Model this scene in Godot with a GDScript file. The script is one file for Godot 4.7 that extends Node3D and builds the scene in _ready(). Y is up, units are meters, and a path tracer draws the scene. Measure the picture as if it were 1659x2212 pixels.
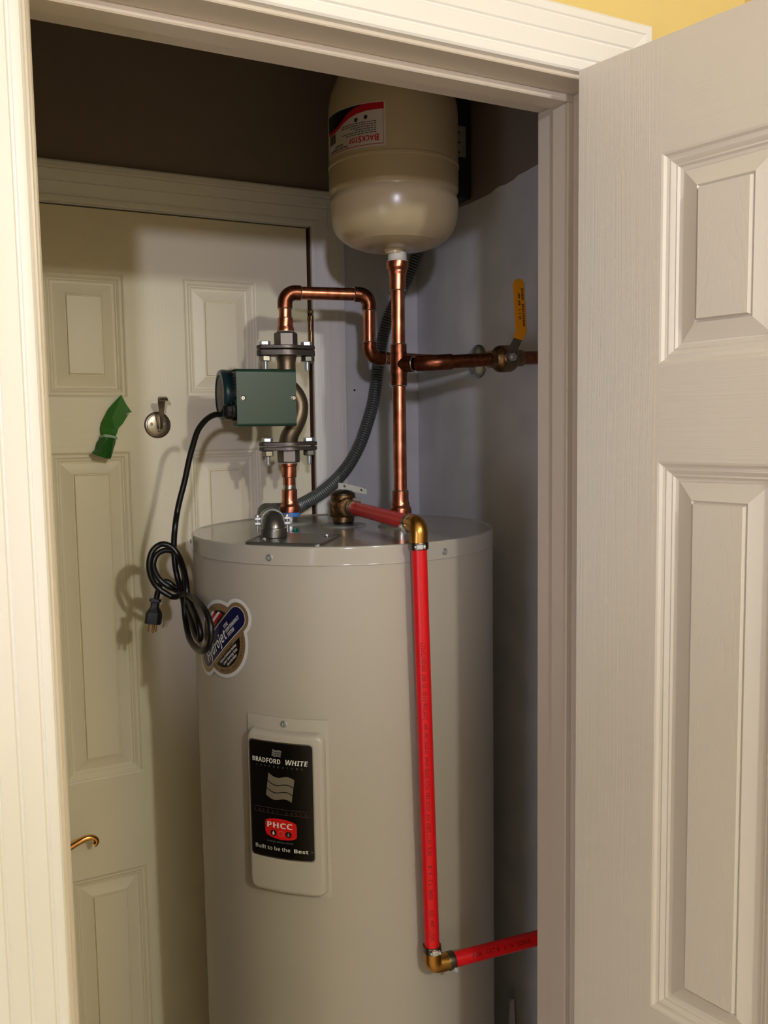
extends Node3D
# A water heater with its copper piping in a hall closet, seen through the open closet door. Metres, y up.
# x runs along the closet front, z = 0 is the hall face of the closet's front wall, the closet lies at z < 0.

const W := 0.6131        # clear width of the opening
const H := 2.032         # clear height of the opening
const ST := 0.0086       # thickness of the door stop
const ZB := -0.8619      # closet back wall
const XR := 0.8724       # closet right wall
const HX := 0.5345       # heater axis
const HZ := -0.5338
const HR := 0.25
const HY := 1.478        # heater top
const PX := 0.4914       # pump riser axis
const PZ := -0.66325
const RX := 0.6231       # cold riser axis
const RZ := -0.4948

var M := {}
var used := {}
var origin := {}

# ------------------------------------------------------------------ mesh builder
class MB:
	var v := PackedVector3Array()
	var uv := PackedVector2Array()
	func tri(a: Vector3, b: Vector3, c: Vector3, ua := Vector2.ZERO, ub := Vector2.ZERO, uc := Vector2.ZERO) -> void:
		v.append(a); v.append(b); v.append(c)
		uv.append(ua); uv.append(ub); uv.append(uc)
	func quad(a: Vector3, b: Vector3, c: Vector3, d: Vector3, ua := Vector2.ZERO, ub := Vector2.ZERO, uc := Vector2.ZERO, ud := Vector2.ZERO) -> void:
		tri(a, b, c, ua, ub, uc); tri(a, c, d, ua, uc, ud)
	func fix(start: int) -> void:   # turn the triangles added since start outward
		var c := Vector3.ZERO
		for i in range(start, v.size()): c += v[i]
		c /= maxf(1.0, v.size() - start)
		var vol := 0.0
		for i in range(start, v.size(), 3): vol += (v[i] - c).dot((v[i + 1] - c).cross(v[i + 2] - c))
		if vol < 0.0:
			for i in range(start, v.size(), 3):
				var t := v[i + 1]; v[i + 1] = v[i + 2]; v[i + 2] = t
				var t2 := uv[i + 1]; uv[i + 1] = uv[i + 2]; uv[i + 2] = t2
	func face(p: Array, c: Vector3) -> void:   # a convex face turned away from c
		var n: Vector3 = (p[1] - p[0]).cross(p[2] - p[0])
		if n.dot(p[0] - c) < 0.0: p.reverse()
		for i in range(1, p.size() - 1): tri(p[0], p[i], p[i + 1])
	func box(c: Vector3, s: Vector3, b := Basis(), bev := 0.0) -> void:
		var h := s / 2.0
		var cp := func(sx, sy, sz, k): return c + b * Vector3(sx * (h.x - (0.0 if k == 0 else bev)), sy * (h.y - (0.0 if k == 1 else bev)), sz * (h.z - (0.0 if k == 2 else bev)))
		var S := [-1.0, 1.0]
		for s1 in S:
			face([cp.call(s1, -1, -1, 0), cp.call(s1, 1, -1, 0), cp.call(s1, 1, 1, 0), cp.call(s1, -1, 1, 0)], c)
			face([cp.call(-1, s1, -1, 1), cp.call(1, s1, -1, 1), cp.call(1, s1, 1, 1), cp.call(-1, s1, 1, 1)], c)
			face([cp.call(-1, -1, s1, 2), cp.call(1, -1, s1, 2), cp.call(1, 1, s1, 2), cp.call(-1, 1, s1, 2)], c)
		if bev > 0.0:
			for s1 in S:
				for s2 in S:
					face([cp.call(s1, s2, -1, 0), cp.call(s1, s2, 1, 0), cp.call(s1, s2, 1, 1), cp.call(s1, s2, -1, 1)], c)
					face([cp.call(s1, -1, s2, 0), cp.call(s1, 1, s2, 0), cp.call(s1, 1, s2, 2), cp.call(s1, -1, s2, 2)], c)
					face([cp.call(-1, s1, s2, 1), cp.call(1, s1, s2, 1), cp.call(1, s1, s2, 2), cp.call(-1, s1, s2, 2)], c)
					for s3 in S: face([cp.call(s1, s2, s3, 0), cp.call(s1, s2, s3, 1), cp.call(s1, s2, s3, 2)], c)
	func aabox(a: Vector3, b: Vector3, bev := 0.0) -> void:
		box((a + b) / 2.0, (b - a).abs(), Basis(), bev)
	func lathe(prof: Array, xf: Transform3D, n := 24, ph := 0.0) -> void:   # prof of (radius, height), from the bottom up
		for i in prof.size() - 1:
			var p: Vector2 = prof[i]
			var q: Vector2 = prof[i + 1]
			for j in n:
				var t0 := TAU * j / n + ph
				var t1 := TAU * (j + 1) / n + ph
				var a := xf * Vector3(p.x * sin(t0), p.y, p.x * cos(t0))
				var b := xf * Vector3(p.x * sin(t1), p.y, p.x * cos(t1))
				var c := xf * Vector3(q.x * sin(t1), q.y, q.x * cos(t1))
				var d := xf * Vector3(q.x * sin(t0), q.y, q.x * cos(t0))
				if p.x > 1e-6: tri(a, b, c)
				if q.x > 1e-6: tri(a, c, d)
	func tube(pts: Array, rad: Variant, n := 14, caps := true) -> void:
		var m := pts.size()
		var t: Vector3 = (pts[1] - pts[0]).normalized()
		var x := t.cross(Vector3(0.31, 0.83, 0.47)).normalized()
		var rings := []
		for i in m:
			var t2: Vector3 = (pts[mini(i + 1, m - 1)] - pts[maxi(i - 1, 0)]).normalized()
			var ax := t.cross(t2)
			if ax.length() > 1e-7: x = x.rotated(ax.normalized(), t.angle_to(t2))
			t = t2
			x = (x - t * x.dot(t)).normalized()
			var y := t.cross(x)
			var r: float = rad[i] if rad is Array else rad
			var ring := []
			for j in n: ring.append(pts[i] + (x * cos(TAU * j / n) + y * sin(TAU * j / n)) * r)
			rings.append(ring)
		for i in m - 1:
			for j in n:
				var k := (j + 1) % n
				quad(rings[i][j], rings[i][k], rings[i + 1][k], rings[i + 1][j])
		if caps:
			for j in n:
				tri(pts[0], rings[0][(j + 1) % n], rings[0][j])
				tri(pts[m - 1], rings[m - 1][j], rings[m - 1][(j + 1) % n])
	func strip(pts: Array, wid: Array, thk: Array, side: Vector3) -> void:   # a bar of rectangular section, wide along side
		var start := v.size()
		var rings := []
		for i in pts.size():
			var t: Vector3 = (pts[mini(i + 1, pts.size() - 1)] - pts[maxi(i - 1, 0)]).normalized()
			var s := (side - t * side.dot(t)).normalized()
			var u := t.cross(s)
			var a: float = wid[i] / 2.0
			var b: float = thk[i] / 2.0
			var e := minf(a, b) * 0.45
			rings.append([pts[i] + s * a + u * (b - e), pts[i] + s * (a - e) + u * b, pts[i] - s * (a - e) + u * b, pts[i] - s * a + u * (b - e), pts[i] - s * a - u * (b - e), pts[i] - s * (a - e) - u * b, pts[i] + s * (a - e) - u * b, pts[i] + s * a - u * (b - e)])
		for i in pts.size() - 1:
			for j in 8: quad(rings[i][j], rings[i][(j + 1) % 8], rings[i + 1][(j + 1) % 8], rings[i + 1][j])
		for j in range(1, 7):
			tri(rings[0][0], rings[0][j + 1], rings[0][j])
			tri(rings[-1][0], rings[-1][j], rings[-1][j + 1])
		fix(start)
	func loft(a: Array, b: Array, caps := true) -> void:   # joins two outlines of as many points
		var start := v.size()
		var n := a.size()
		for i in n: quad(a[i], a[(i + 1) % n], b[(i + 1) % n], b[i])
		if caps:
			var c := Vector3.ZERO
			var nrm: Vector3 = Vector3.ZERO
			for i in n: nrm += a[i].cross(a[(i + 1) % n])
			nrm = nrm.normalized()
			var ux: Vector3 = (a[1] - a[0]).normalized()
			ux = (ux - nrm * ux.dot(nrm)).normalized()
			var uy := nrm.cross(ux)
			var flat := PackedVector2Array()
			for p in a: flat.append(Vector2((p - a[0]).dot(ux), (p - a[0]).dot(uy)))
			var id := Geometry2D.triangulate_polygon(flat)
			for i in range(0, id.size(), 3):
				var sgn := (flat[id[i + 1]] - flat[id[i]]).cross(flat[id[i + 2]] - flat[id[i]])
				var f: Array = [id[i], id[i + 1], id[i + 2]] if sgn > 0.0 else [id[i], id[i + 2], id[i + 1]]
				tri(a[f[0]], a[f[2]], a[f[1]])
				tri(b[f[0]], b[f[1]], b[f[2]])
		fix(start)
	func plate(poly: PackedVector2Array, f: Callable, w := 0.0) -> void:   # a flat outline laid on a surface f(x, y); cut into strips w wide where the surface bends
		var pieces := [poly]
		if w > 0.0:
			pieces = []
			var lo := 1e9
			var hi := -1e9
			var ylo := 1e9
			var yhi := -1e9
			for p in poly:
				lo = minf(lo, p.x); hi = maxf(hi, p.x); ylo = minf(ylo, p.y); yhi = maxf(yhi, p.y)
			var n := maxi(1, int(ceil((hi - lo) / w)))
			for i in n:
				var a := lo + (hi - lo) * i / n
				var b := lo + (hi - lo) * (i + 1) / n
				pieces += Geometry2D.intersect_polygons(poly, PackedVector2Array([Vector2(a, ylo - 1), Vector2(b, ylo - 1), Vector2(b, yhi + 1), Vector2(a, yhi + 1)]))
		for q in pieces:
			var id := Geometry2D.triangulate_polygon(q)
			for i in range(0, id.size(), 3):
				var a: Vector2 = q[id[i]]
				var b: Vector2 = q[id[i + 1]]
				var c: Vector2 = q[id[i + 2]]
				if (b - a).cross(c - a) < 0.0:
					var t := b; b = c; c = t
				tri(f.call(a), f.call(b), f.call(c), a, b, c)
	func add(o: MB, xf: Transform3D) -> void:
		for i in o.v.size():
			v.append(xf * o.v[i]); uv.append(o.uv[i])

func ax(o: Vector3, d: Vector3) -> Transform3D:   # y axis along d
	var y := d.normalized()
	var x := y.cross(Vector3(0, 0, 1))
	if x.length() < 0.01: x = y.cross(Vector3(1, 0, 0))
	x = x.normalized()
	return Transform3D(Basis(x, y, x.cross(y)), o)

func arrays(mb: MB, off: Vector3, ang: float) -> Array:
	var n := mb.v.size()
	var fn := PackedVector3Array(); fn.resize(n / 3)
	var fu := PackedVector3Array(); fu.resize(n / 3)
	var near := {}
	var keys := []
	keys.resize(n)
	for i in range(0, n, 3):
		var c := (mb.v[i + 1] - mb.v[i]).cross(mb.v[i + 2] - mb.v[i])
		fn[i / 3] = c
		fu[i / 3] = c.normalized()
		for k in 3:
			var key := Vector3i((mb.v[i + k] * 2e5).round())
			keys[i + k] = key
			if near.has(key): near[key].append(i / 3)
			else: near[key] = [i / 3]
	var P := PackedVector3Array(); P.resize(n)
	var N := PackedVector3Array(); N.resize(n)
	var U := PackedVector2Array(); U.resize(n)
	var lim := cos(deg_to_rad(ang))
	var order := [0, 2, 1]
	for i in range(0, n, 3):
		var u := fu[i / 3]
		for k in 3:
			var s := Vector3.ZERO
			for t in near[keys[i + k]]:
				if fu[t].dot(u) >= lim: s += fn[t]
			if s.length() < 1e-14: s = u
			var at: int = i + order[k]
			P[at] = mb.v[i + k] - off
			N[at] = s.normalized()
			U[at] = mb.uv[i + k]
	var A := []
	A.resize(Mesh.ARRAY_MAX)
	A[Mesh.ARRAY_VERTEX] = P
	A[Mesh.ARRAY_NORMAL] = N
	A[Mesh.ARRAY_TEX_UV] = U
	return A

func numbered(called: String) -> String:
	used[called] = used.get(called, 0) + 1
	return called if used[called] == 1 else "%s_%03d" % [called, used[called] - 1]

func off_of(node: Node) -> Vector3:
	while node and node != self:
		if origin.has(node): return origin[node]
		node = node.get_parent()
	return Vector3.ZERO

func part(called: String, pairs: Array, parent: Node, ang := 38.0, label := "") -> MeshInstance3D:
	var mesh := ArrayMesh.new()
	for p in pairs:
		if p[0].v.size() == 0: continue
		mesh.add_surface_from_arrays(Mesh.PRIMITIVE_TRIANGLES, arrays(p[0], off_of(parent), ang))
		mesh.surface_set_material(mesh.get_surface_count() - 1, p[1])
	var o := MeshInstance3D.new()
	o.mesh = mesh
	if parent == self: o.name = numbered(called)
	else:
		var k := 0
		var nm := called
		while parent.has_node(nm):
			k += 1
			nm = "%s_%03d" % [called, k]
		o.name = nm
	parent.add_child(o, true)
	if label: o.set_meta("label", label)
	return o

func thing(called: String, label: String, category: String, at: Vector3, group := "", kind := "") -> Node3D:
	var o := Node3D.new()
	o.name = numbered(called)
	add_child(o)
	o.position = at
	origin[o] = at
	o.set_meta("label", label)
	o.set_meta("category", category)
	if group: o.set_meta("group", group)
	if kind: o.set_meta("kind", kind)
	return o

func struct(called: String, label: String, category: String, at := Vector3.ZERO) -> Node3D:
	return thing(called, label, category, at, "", "structure")

# ------------------------------------------------------------------ materials and lettering
func mat(col: Color, rough := 0.5, metal := 0.0) -> StandardMaterial3D:
	var m := StandardMaterial3D.new()
	m.albedo_color = col
	m.roughness = rough
	m.metallic = metal
	return m

func noise_tex(freq: float, oct := 3, size := 256, lo := 0.0, hi := 1.0, sd := 1) -> NoiseTexture2D:
	var n := FastNoiseLite.new()
	n.seed = sd
	n.frequency = freq
	n.fractal_octaves = oct
	var t := NoiseTexture2D.new()
	t.width = size
	t.height = size
	t.seamless = true
	t.noise = n
	if lo > 0.0 or hi < 1.0:
		var g := Gradient.new()
		g.set_color(0, Color(lo, lo, lo)); g.set_color(1, Color(hi, hi, hi))
		t.color_ramp = g
	return t

func tinted(m: StandardMaterial3D, a: Color, b: Color, freq: float, scale: Vector3, sd := 3) -> void:
	var t := noise_tex(freq, 4, 256, 0.0, 1.0, sd)
	var g := Gradient.new()
	g.set_color(0, a); g.set_color(1, b)
	t.color_ramp = g
	m.albedo_color = Color.WHITE
	m.albedo_texture = t
	m.uv1_triplanar = true
	m.uv1_scale = scale

func bumped(m: StandardMaterial3D, t: Texture2D, cm: float) -> void:
	m.heightmap_enabled = true
	m.heightmap_texture = t
	m.heightmap_scale = cm

func grain_image() -> ImageTexture:   # fine lines that run along v and waver a little
	var n := FastNoiseLite.new()
	n.seed = 11
	n.frequency = 1.0
	n.fractal_octaves = 2
	var im := Image.create(512, 512, false, Image.FORMAT_L8)
	for y in 512:
		for x in 512:
			var wv := n.get_noise_2d(x * 0.004, y * 0.011) * 9.0
			var h := n.get_noise_2d((x + wv) * 0.17, y * 0.006) * 0.7 + n.get_noise_2d((x + wv) * 0.06 + 50.0, y * 0.004) * 0.5
			var k := 0.5 + h
			im.set_pixel(x, y, Color(k, k, k))
	return ImageTexture.create_from_image(im)

func cathedral_image() -> ImageTexture:   # arched grain of a moulded panel
	var n := FastNoiseLite.new()
	n.seed = 5
	n.frequency = 1.0
	var im := Image.create(256, 512, false, Image.FORMAT_L8)
	for y in 512:
		for x in 256:
			var fx := (x - 128.0) / 128.0
			var fy := y / 512.0
			fx += n.get_noise_2d(x * 0.01, y * 0.01) * 0.16
			var q := fy * 6.0 - 2.6 * absf(fx) * sqrt(fx * fx + 0.05) + n.get_noise_2d(x * 0.02, y * 0.012 + 40.0) * 0.35
			var f: float = q - floorf(q)
			var line := exp(-pow((f - 0.5) / 0.07, 2.0))
			var k := 0.72 - 0.6 * line + 0.12 * n.get_noise_2d(x * 0.35, y * 0.02)
			im.set_pixel(x, y, Color(k, k, k))
	return ImageTexture.create_from_image(im)

func letters(mb: MB, text: String, height: float, f: Callable, opt := {}) -> float:
	# adds flat lettering; f turns (x along the line, y up from the base line) into a point. Returns the width.
	var tm := TextMesh.new()
	var sf := SystemFont.new()
	sf.font_names = PackedStringArray([opt.get("font", "Droid Sans")])
	sf.font_weight = 700 if opt.get("bold", true) else 400
	tm.font = sf
	tm.font_size = 64
	tm.pixel_size = 0.01
	tm.depth = 0.0
	tm.curve_step = 3.0
	tm.horizontal_alignment = HORIZONTAL_ALIGNMENT_LEFT
	tm.text = text
	var a := tm.get_mesh_arrays()
	var P: PackedVector3Array = a[Mesh.ARRAY_VERTEX]
	var I: PackedInt32Array = a[Mesh.ARRAY_INDEX] if a[Mesh.ARRAY_INDEX] != null else PackedInt32Array(range(P.size()))
	var lo := 1e9
	var hi := -1e9
	var bl := 1e9
	for p in P:
		lo = minf(lo, p.x); hi = maxf(hi, p.x)
	tm.text = "H"
	var top := -1e9
	for p in tm.get_mesh_arrays()[Mesh.ARRAY_VERTEX]:
		bl = minf(bl, p.y); top = maxf(top, p.y)
	var k: float = height / (top - bl)
	var kx: float = k
	if opt.has("width"): kx = opt.width / maxf(hi - lo, 1e-6)
	var base := bl
	var sl: float = opt.get("slant", 0.0)
	var al: float = opt.get("align", 0.0)
	var done := {}
	for i in range(0, I.size() - 2, 3):
		var q := []
		for j in 3:
			var p := P[I[i + j]]
			var y := (p.y - base) * k
			q.append(Vector2((p.x - lo - (hi - lo) * al) * kx + y * sl, y))
		var sg: float = (q[1] - q[0]).cross(q[2] - q[0])
		if absf(sg) < 1e-14: continue
		if sg < 0.0: q = [q[0], q[2], q[1]]
		mb.tri(f.call(q[0]), f.call(q[1]), f.call(q[2]))
	return (hi - lo) * kx

func rrect(x0: float, y0: float, x1: float, y1: float, r: float, n := 5) -> PackedVector2Array:
	var o := PackedVector2Array()
	for c in [[x1 - r, y0 + r, -PI / 2], [x1 - r, y1 - r, 0.0], [x0 + r, y1 - r, PI / 2], [x0 + r, y0 + r, PI]]:
		for i in n + 1:
			var t: float = c[2] + PI / 2 * i / n
			o.append(Vector2(c[0] + r * cos(t), c[1] + r * sin(t)))
	return o

func disc(c: Vector2, r: float, n := 40) -> PackedVector2Array:
	var o := PackedVector2Array()
	for i in n: o.append(c + Vector2(cos(TAU * i / n), sin(TAU * i / n)) * r)
	return o

func capsule(a: Vector2, b: Vector2, r: float, n := 12) -> PackedVector2Array:
	var o := PackedVector2Array()
	var t := (b - a).angle()
	for i in n + 1: o.append(b + Vector2.from_angle(t - PI / 2 + PI * i / n) * r)
	for i in n + 1: o.append(a + Vector2.from_angle(t + PI / 2 + PI * i / n) * r)
	return o

func spline(p: Array, per := 6) -> Array:
	var o := []
	for i in p.size() - 1:
		var a: Vector3 = p[maxi(i - 1, 0)]
		var d: Vector3 = p[mini(i + 2, p.size() - 1)]
		for k in per: o.append(p[i].cubic_interpolate(p[i + 1], a, d, float(k) / per))
	o.append(p[-1])
	return o

func resampled(p: Array, step: float) -> Array:
	var o := [p[0]]
	var left := step
	for i in p.size() - 1:
		var a: Vector3 = p[i]
		var b: Vector3 = p[i + 1]
		var l := a.distance_to(b)
		var at := left
		while at <= l:
			o.append(a.lerp(b, at / l))
			at += step
		left = at - l
	return o

func corner(a: Vector3, c: Vector3, b: Vector3, rad: float, reach: float, n := 8) -> Array:   # the path of an elbow round c
	var d1 := (c - a).normalized()
	var d2 := (b - c).normalized()
	var ang := d1.angle_to(d2)
	var t := rad * tan(ang / 2.0)
	var o := [c - d1 * reach]
	var p1 := c - d1 * t
	var axis := d1.cross(d2).normalized()
	var nrm := axis.cross(d1)
	var cen := p1 + nrm * rad
	for i in n + 1: o.append(cen + (p1 - cen).rotated(axis, ang * i / n))
	o.append(c + d2 * reach)
	return o

# ------------------------------------------------------------------ scene
func _ready() -> void:
	# camera
	var cam := Camera3D.new()
	cam.name = "camera"
	add_child(cam)
	var right := Vector3(0.88295512, -0.0148594, 0.46922217)
	var up := Vector3(0.05707183, 0.99548312, -0.07586934)
	var fwd := Vector3(0.46597538, -0.09376859, -0.87981498)
	cam.transform = Transform3D(Basis(right, up, -fwd).orthonormalized(), Vector3(-0.1120, 1.6449, 0.8332))
	cam.fov = 58.941
	cam.near = 0.02
	cam.current = true
	# sky: none is seen; the hall is closed
	var env := Environment.new()
	env.background_mode = Environment.BG_COLOR
	env.background_color = Color(0.02, 0.02, 0.022)
	env.tonemap_mode = Environment.TONE_MAPPER_LINEAR
	env.tonemap_exposure = 1.0
	env.sdfgi_enabled = true
	env.ssao_enabled = true
	env.ssil_enabled = true
	var we := WorldEnvironment.new()
	we.name = "environment"
	we.environment = env
	add_child(we)
	# behind the camera: the hall's warm lamp, an added cool spotlight and added window fill
	lamp("warm", Vector3(0.36, 2.28, 2.0), Color(0.998, 1.0, 0.955), 1.24)
	spot(Vector3(-1.18, 2.10, 3.5), Vector3(0.42, 2.02, -0.5), Color(0.925, 0.915, 1.0), 4.0)
	window_fill(Color(0.855, 0.867, 1.0), 1.5)
	materials()
	shell()
	front_trim()
	front_door()
	back_door()
	heater()
	pump()
	hot_loop()
	cold_riser()
	expansion_tank()
	ball_valve()
	conduit()
	relief()
	drain()
	cord()
	small_things()

func lamp(kind: String, at: Vector3, col: Color, energy: float) -> void:
	var t := thing("pendant_lamp", "%s white globe lamp hanging in the hall behind the viewer" % kind, "lamp", Vector3(at.x, 2.44, at.z))
	var g := MB.new()
	var prof := []
	for i in 13: prof.append(Vector2(0.05 * sin(PI * i / 12), -0.05 * cos(PI * i / 12)))
	g.lathe(prof, Transform3D(Basis(), at), 24)
	var gm := mat(Color(0.95, 0.95, 0.92), 0.4)
	gm.emission_enabled = true
	gm.emission = col
	gm.emission_energy_multiplier = 3.0
	part("lamp_globe", [[g, gm]], t)
	var s := MB.new()
	s.lathe([Vector2(0, 0), Vector2(0.006, 0), Vector2(0.006, 2.44 - at.y - 0.065), Vector2(0.05, 2.44 - at.y - 0.065), Vector2(0.05, 2.44 - at.y - 0.05), Vector2(0, 2.44 - at.y - 0.05)], Transform3D(Basis(), at + Vector3(0, 0.05, 0)), 16)
	part("lamp_stem", [[s, mat(Color(0.75, 0.72, 0.66), 0.3, 1.0)]], t)
	var l := OmniLight3D.new()
	l.name = "lamp_light"
	l.light_color = col
	l.light_energy = energy
	l.light_size = 0.04
	l.omni_range = 12.0
	l.omni_attenuation = 2.0
	l.shadow_enabled = true
	t.add_child(l)
	l.position = at - t.position

func spot(at: Vector3, aim: Vector3, col: Color, energy: float) -> void:
	# added spotlight for an unseen cool source; narrow cone stands in for viewer's shadow
	var d := (aim - at).normalized()
	var t := thing("added_spotlight", "added white cylindrical spotlight behind the viewer, standing in for an unseen cool source", "lamp", Vector3(at.x, 2.44, at.z))
	var s := MB.new()
	s.lathe([Vector2(0, -0.14), Vector2(0.06, -0.14), Vector2(0.075, -0.12), Vector2(0.075, -0.004), Vector2(0.069, -0.004), Vector2(0.069, -0.02), Vector2(0, -0.02)], ax(at, d), 32)
	s.lathe([Vector2(0, 0), Vector2(0.008, 0), Vector2(0.008, 2.44 - at.y - 0.07), Vector2(0, 2.44 - at.y - 0.07)], Transform3D(Basis(), at + Vector3(0, 0.07, 0) - d * 0.07), 12)
	part("added_housing", [[s, mat(Color(0.85, 0.85, 0.83), 0.4)]], t)
	var g := MB.new()
	g.lathe([Vector2(0.068, -0.019), Vector2(0.05, -0.014), Vector2(0, -0.011)], ax(at, d), 32)
	var gm := mat(Color(0.9, 0.92, 0.95), 0.3)
	gm.emission_enabled = true
	gm.emission = col
	gm.emission_energy_multiplier = 3.0
	part("added_lens", [[g, gm]], t)
	var l := SpotLight3D.new()
	l.name = "spot_light"
	l.light_color = col
	l.light_energy = energy
	l.light_size = 0.07
	l.spot_range = 12.0
	l.spot_attenuation = 2.0
	l.spot_angle = 13.0
	l.spot_angle_attenuation = 0.7
	l.shadow_enabled = true
	t.add_child(l)
	l.transform = Transform3D(Basis.looking_at(d, Vector3.UP), at + d * 0.03 - t.position)

func window_fill(col: Color, energy: float) -> void:  # cool fill for door and casing; its window is added and unseen
	var l := AreaLight3D.new()
	l.name = "fill_light"
	l.area_size = Vector2(1.0, 1.2)
	l.light_color = col
	l.light_energy = energy
	l.area_range = 12.0
	l.area_attenuation = 2.0
	l.shadow_enabled = true
	add_child(l)
	l.position = Vector3(-2.15, 0.9, 1.5)
	l.rotation.y = -PI / 2
	var w := struct("window_1", "added glowing window with white frame left of the viewer, there for cool fill light", "window", Vector3(-2.2, 0.4, 1.5))
	var p := MB.new()
	p.aabox(Vector3(-2.199, 0.4, 1.0), Vector3(-2.193, 1.6, 2.0))
	var pm := mat(Color(0.8, 0.85, 0.9), 0.2)
	pm.emission_enabled = true
	pm.emission = col
	pm.emission_energy_multiplier = 0.6
	part("fill_pane", [[p, pm]], w)
	var f := MB.new()
	f.aabox(Vector3(-2.199, 0.33, 0.93), Vector3(-2.175, 1.67, 1.00), 0.003)
	f.aabox(Vector3(-2.199, 0.33, 2.00), Vector3(-2.175, 1.67, 2.07), 0.003)
	f.aabox(Vector3(-2.199, 0.33, 1.00), Vector3(-2.175, 0.40, 2.00), 0.003)
	f.aabox(Vector3(-2.199, 1.60, 1.00), Vector3(-2.175, 1.67, 2.00), 0.003)
	part("fill_frame", [[f, mat(Color(0.9, 0.89, 0.87), 0.5)]], w)

func materials() -> void:
	var trim := Color(0.93, 0.92, 0.895)
	var paint := Color(0.85, 0.82, 0.765)
	M.trim = mat(trim, 0.38)
	bumped(M.trim, noise_tex(0.05, 3), 0.01)
	M.trim.uv1_triplanar = true
	M.trim.uv1_scale = Vector3(9, 9, 9)
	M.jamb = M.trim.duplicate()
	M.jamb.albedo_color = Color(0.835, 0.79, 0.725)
	var grain := grain_image()
	M.door_v = mat(paint, 0.42)
	bumped(M.door_v, grain, 0.010)
	M.door_h = mat(paint, 0.42)
	bumped(M.door_h, grain, 0.009)
	M.door_plain = mat(paint, 0.42)
	M.field = mat(paint, 0.42)
	bumped(M.field, cathedral_image(), 0.012)
	var old := Color(0.945, 0.905, 0.80)
	for k in ["door_v", "door_h", "door_plain", "field"]:
		M["old_" + k] = M[k].duplicate()
		M["old_" + k].albedo_color = old
		if k != "door_plain": M["old_" + k].heightmap_scale *= 0.7
	M.yellow = mat(Color(0.90, 0.80, 0.505), 0.7)
	bumped(M.yellow, noise_tex(0.03, 4), 0.03)
	M.yellow.uv1_triplanar = true
	M.yellow.uv1_scale = Vector3(6, 6, 6)
	M.cream = mat(Color(0.88, 0.86, 0.80), 0.7)
	M.taupe = mat(Color(0.50, 0.45, 0.40), 0.75)
	bumped(M.taupe, noise_tex(0.03, 4), 0.03)
	M.taupe.uv1_triplanar = true
	M.taupe.uv1_scale = Vector3(6, 6, 6)
	M.primer = mat(Color(0.74, 0.73, 0.72), 0.7)
	tinted(M.primer, Color(0.77, 0.775, 0.785), Color(0.84, 0.84, 0.845), 0.012, Vector3(2, 2, 2))
	M.ceil = mat(Color(0.88, 0.87, 0.84), 0.8)
	M.floor = mat(Color(0.62, 0.53, 0.42), 0.6)
	tinted(M.floor, Color(0.72, 0.66, 0.57), Color(0.80, 0.74, 0.65), 0.05, Vector3(3, 3, 3))
	M.heater = mat(Color(0.705, 0.68, 0.635), 0.33)
	M.heater_top = mat(Color(0.71, 0.69, 0.65), 0.13)
	M.panel = mat(Color(0.73, 0.71, 0.67), 0.30)
	M.tank = mat(Color(0.75, 0.68, 0.54), 0.24)
	M.copper = mat(Color(0.86, 0.48, 0.33), 0.30, 1.0)
	tinted(M.copper, Color(0.62, 0.36, 0.275), Color(0.92, 0.625, 0.49), 0.02, Vector3(14, 5, 14), 8)
	M.copper_dull = mat(Color(0.5, 0.28, 0.18), 0.34, 1.0)
	tinted(M.copper_dull, Color(0.38, 0.23, 0.16), Color(0.66, 0.40, 0.29), 0.03, Vector3(12, 12, 12), 9)
	M.solder = mat(Color(0.80, 0.78, 0.74), 0.3, 1.0)
	M.tape = mat(Color(0.86, 0.85, 0.82), 0.7)
	M.brass = mat(Color(0.80, 0.60, 0.30), 0.3, 1.0)
	M.bronze = mat(Color(0.55, 0.44, 0.30), 0.36, 1.0)
	tinted(M.bronze, Color(0.42, 0.34, 0.24), Color(0.60, 0.48, 0.34), 0.03, Vector3(20, 20, 20), 4)
	M.gold = mat(Color(0.93, 0.70, 0.42), 0.2, 1.0)
	M.steel = mat(Color(0.72, 0.72, 0.71), 0.28, 1.0)
	M.zinc = mat(Color(0.80, 0.82, 0.82), 0.28, 0.7)
	M.iron = mat(Color(0.45, 0.42, 0.40), 0.45, 0.85)
	bumped(M.iron, noise_tex(0.08, 3), 0.006)
	M.iron.uv1_triplanar = true
	M.iron.uv1_scale = Vector3(20, 20, 20)
	M.casting = mat(Color(0.50, 0.44, 0.36), 0.42, 0.9)
	M.galv = mat(Color(0.55, 0.55, 0.53), 0.38, 0.9)
	M.conduit = mat(Color(0.43, 0.445, 0.435), 0.36, 0.5)
	M.nickel = mat(Color(0.62, 0.58, 0.52), 0.3, 1.0)
	M.red = mat(Color(0.86, 0.07, 0.11), 0.34)
	M.red_print = mat(Color(0.36, 0.03, 0.05), 0.4)
	M.green = mat(Color(0.145, 0.27, 0.21), 0.38)
	M.green_dark = mat(Color(0.10, 0.20, 0.21), 0.3)
	M.black = mat(Color(0.045, 0.045, 0.045), 0.42)
	M.rubber = mat(Color(0.05, 0.05, 0.05), 0.36)
	M.dark = mat(Color(0.06, 0.065, 0.06), 0.5)
	M.white = mat(Color(0.90, 0.89, 0.87), 0.4)
	M.grey_print = mat(Color(0.46, 0.46, 0.46), 0.5)
	M.blue = mat(Color(0.30, 0.52, 0.85), 0.4)
	M.yellow_grip = mat(Color(0.90, 0.58, 0.06), 0.4)
	M.leaf = mat(Color(0.25, 0.49, 0.18), 0.5)
	M.leaf.backlight_enabled = true
	M.leaf.backlight = Color(0.05, 0.12, 0.04)
	M.leaf_dark = mat(Color(0.19, 0.43, 0.16), 0.5)
	M.gasket = mat(Color(0.52, 0.52, 0.50), 0.4)

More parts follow.
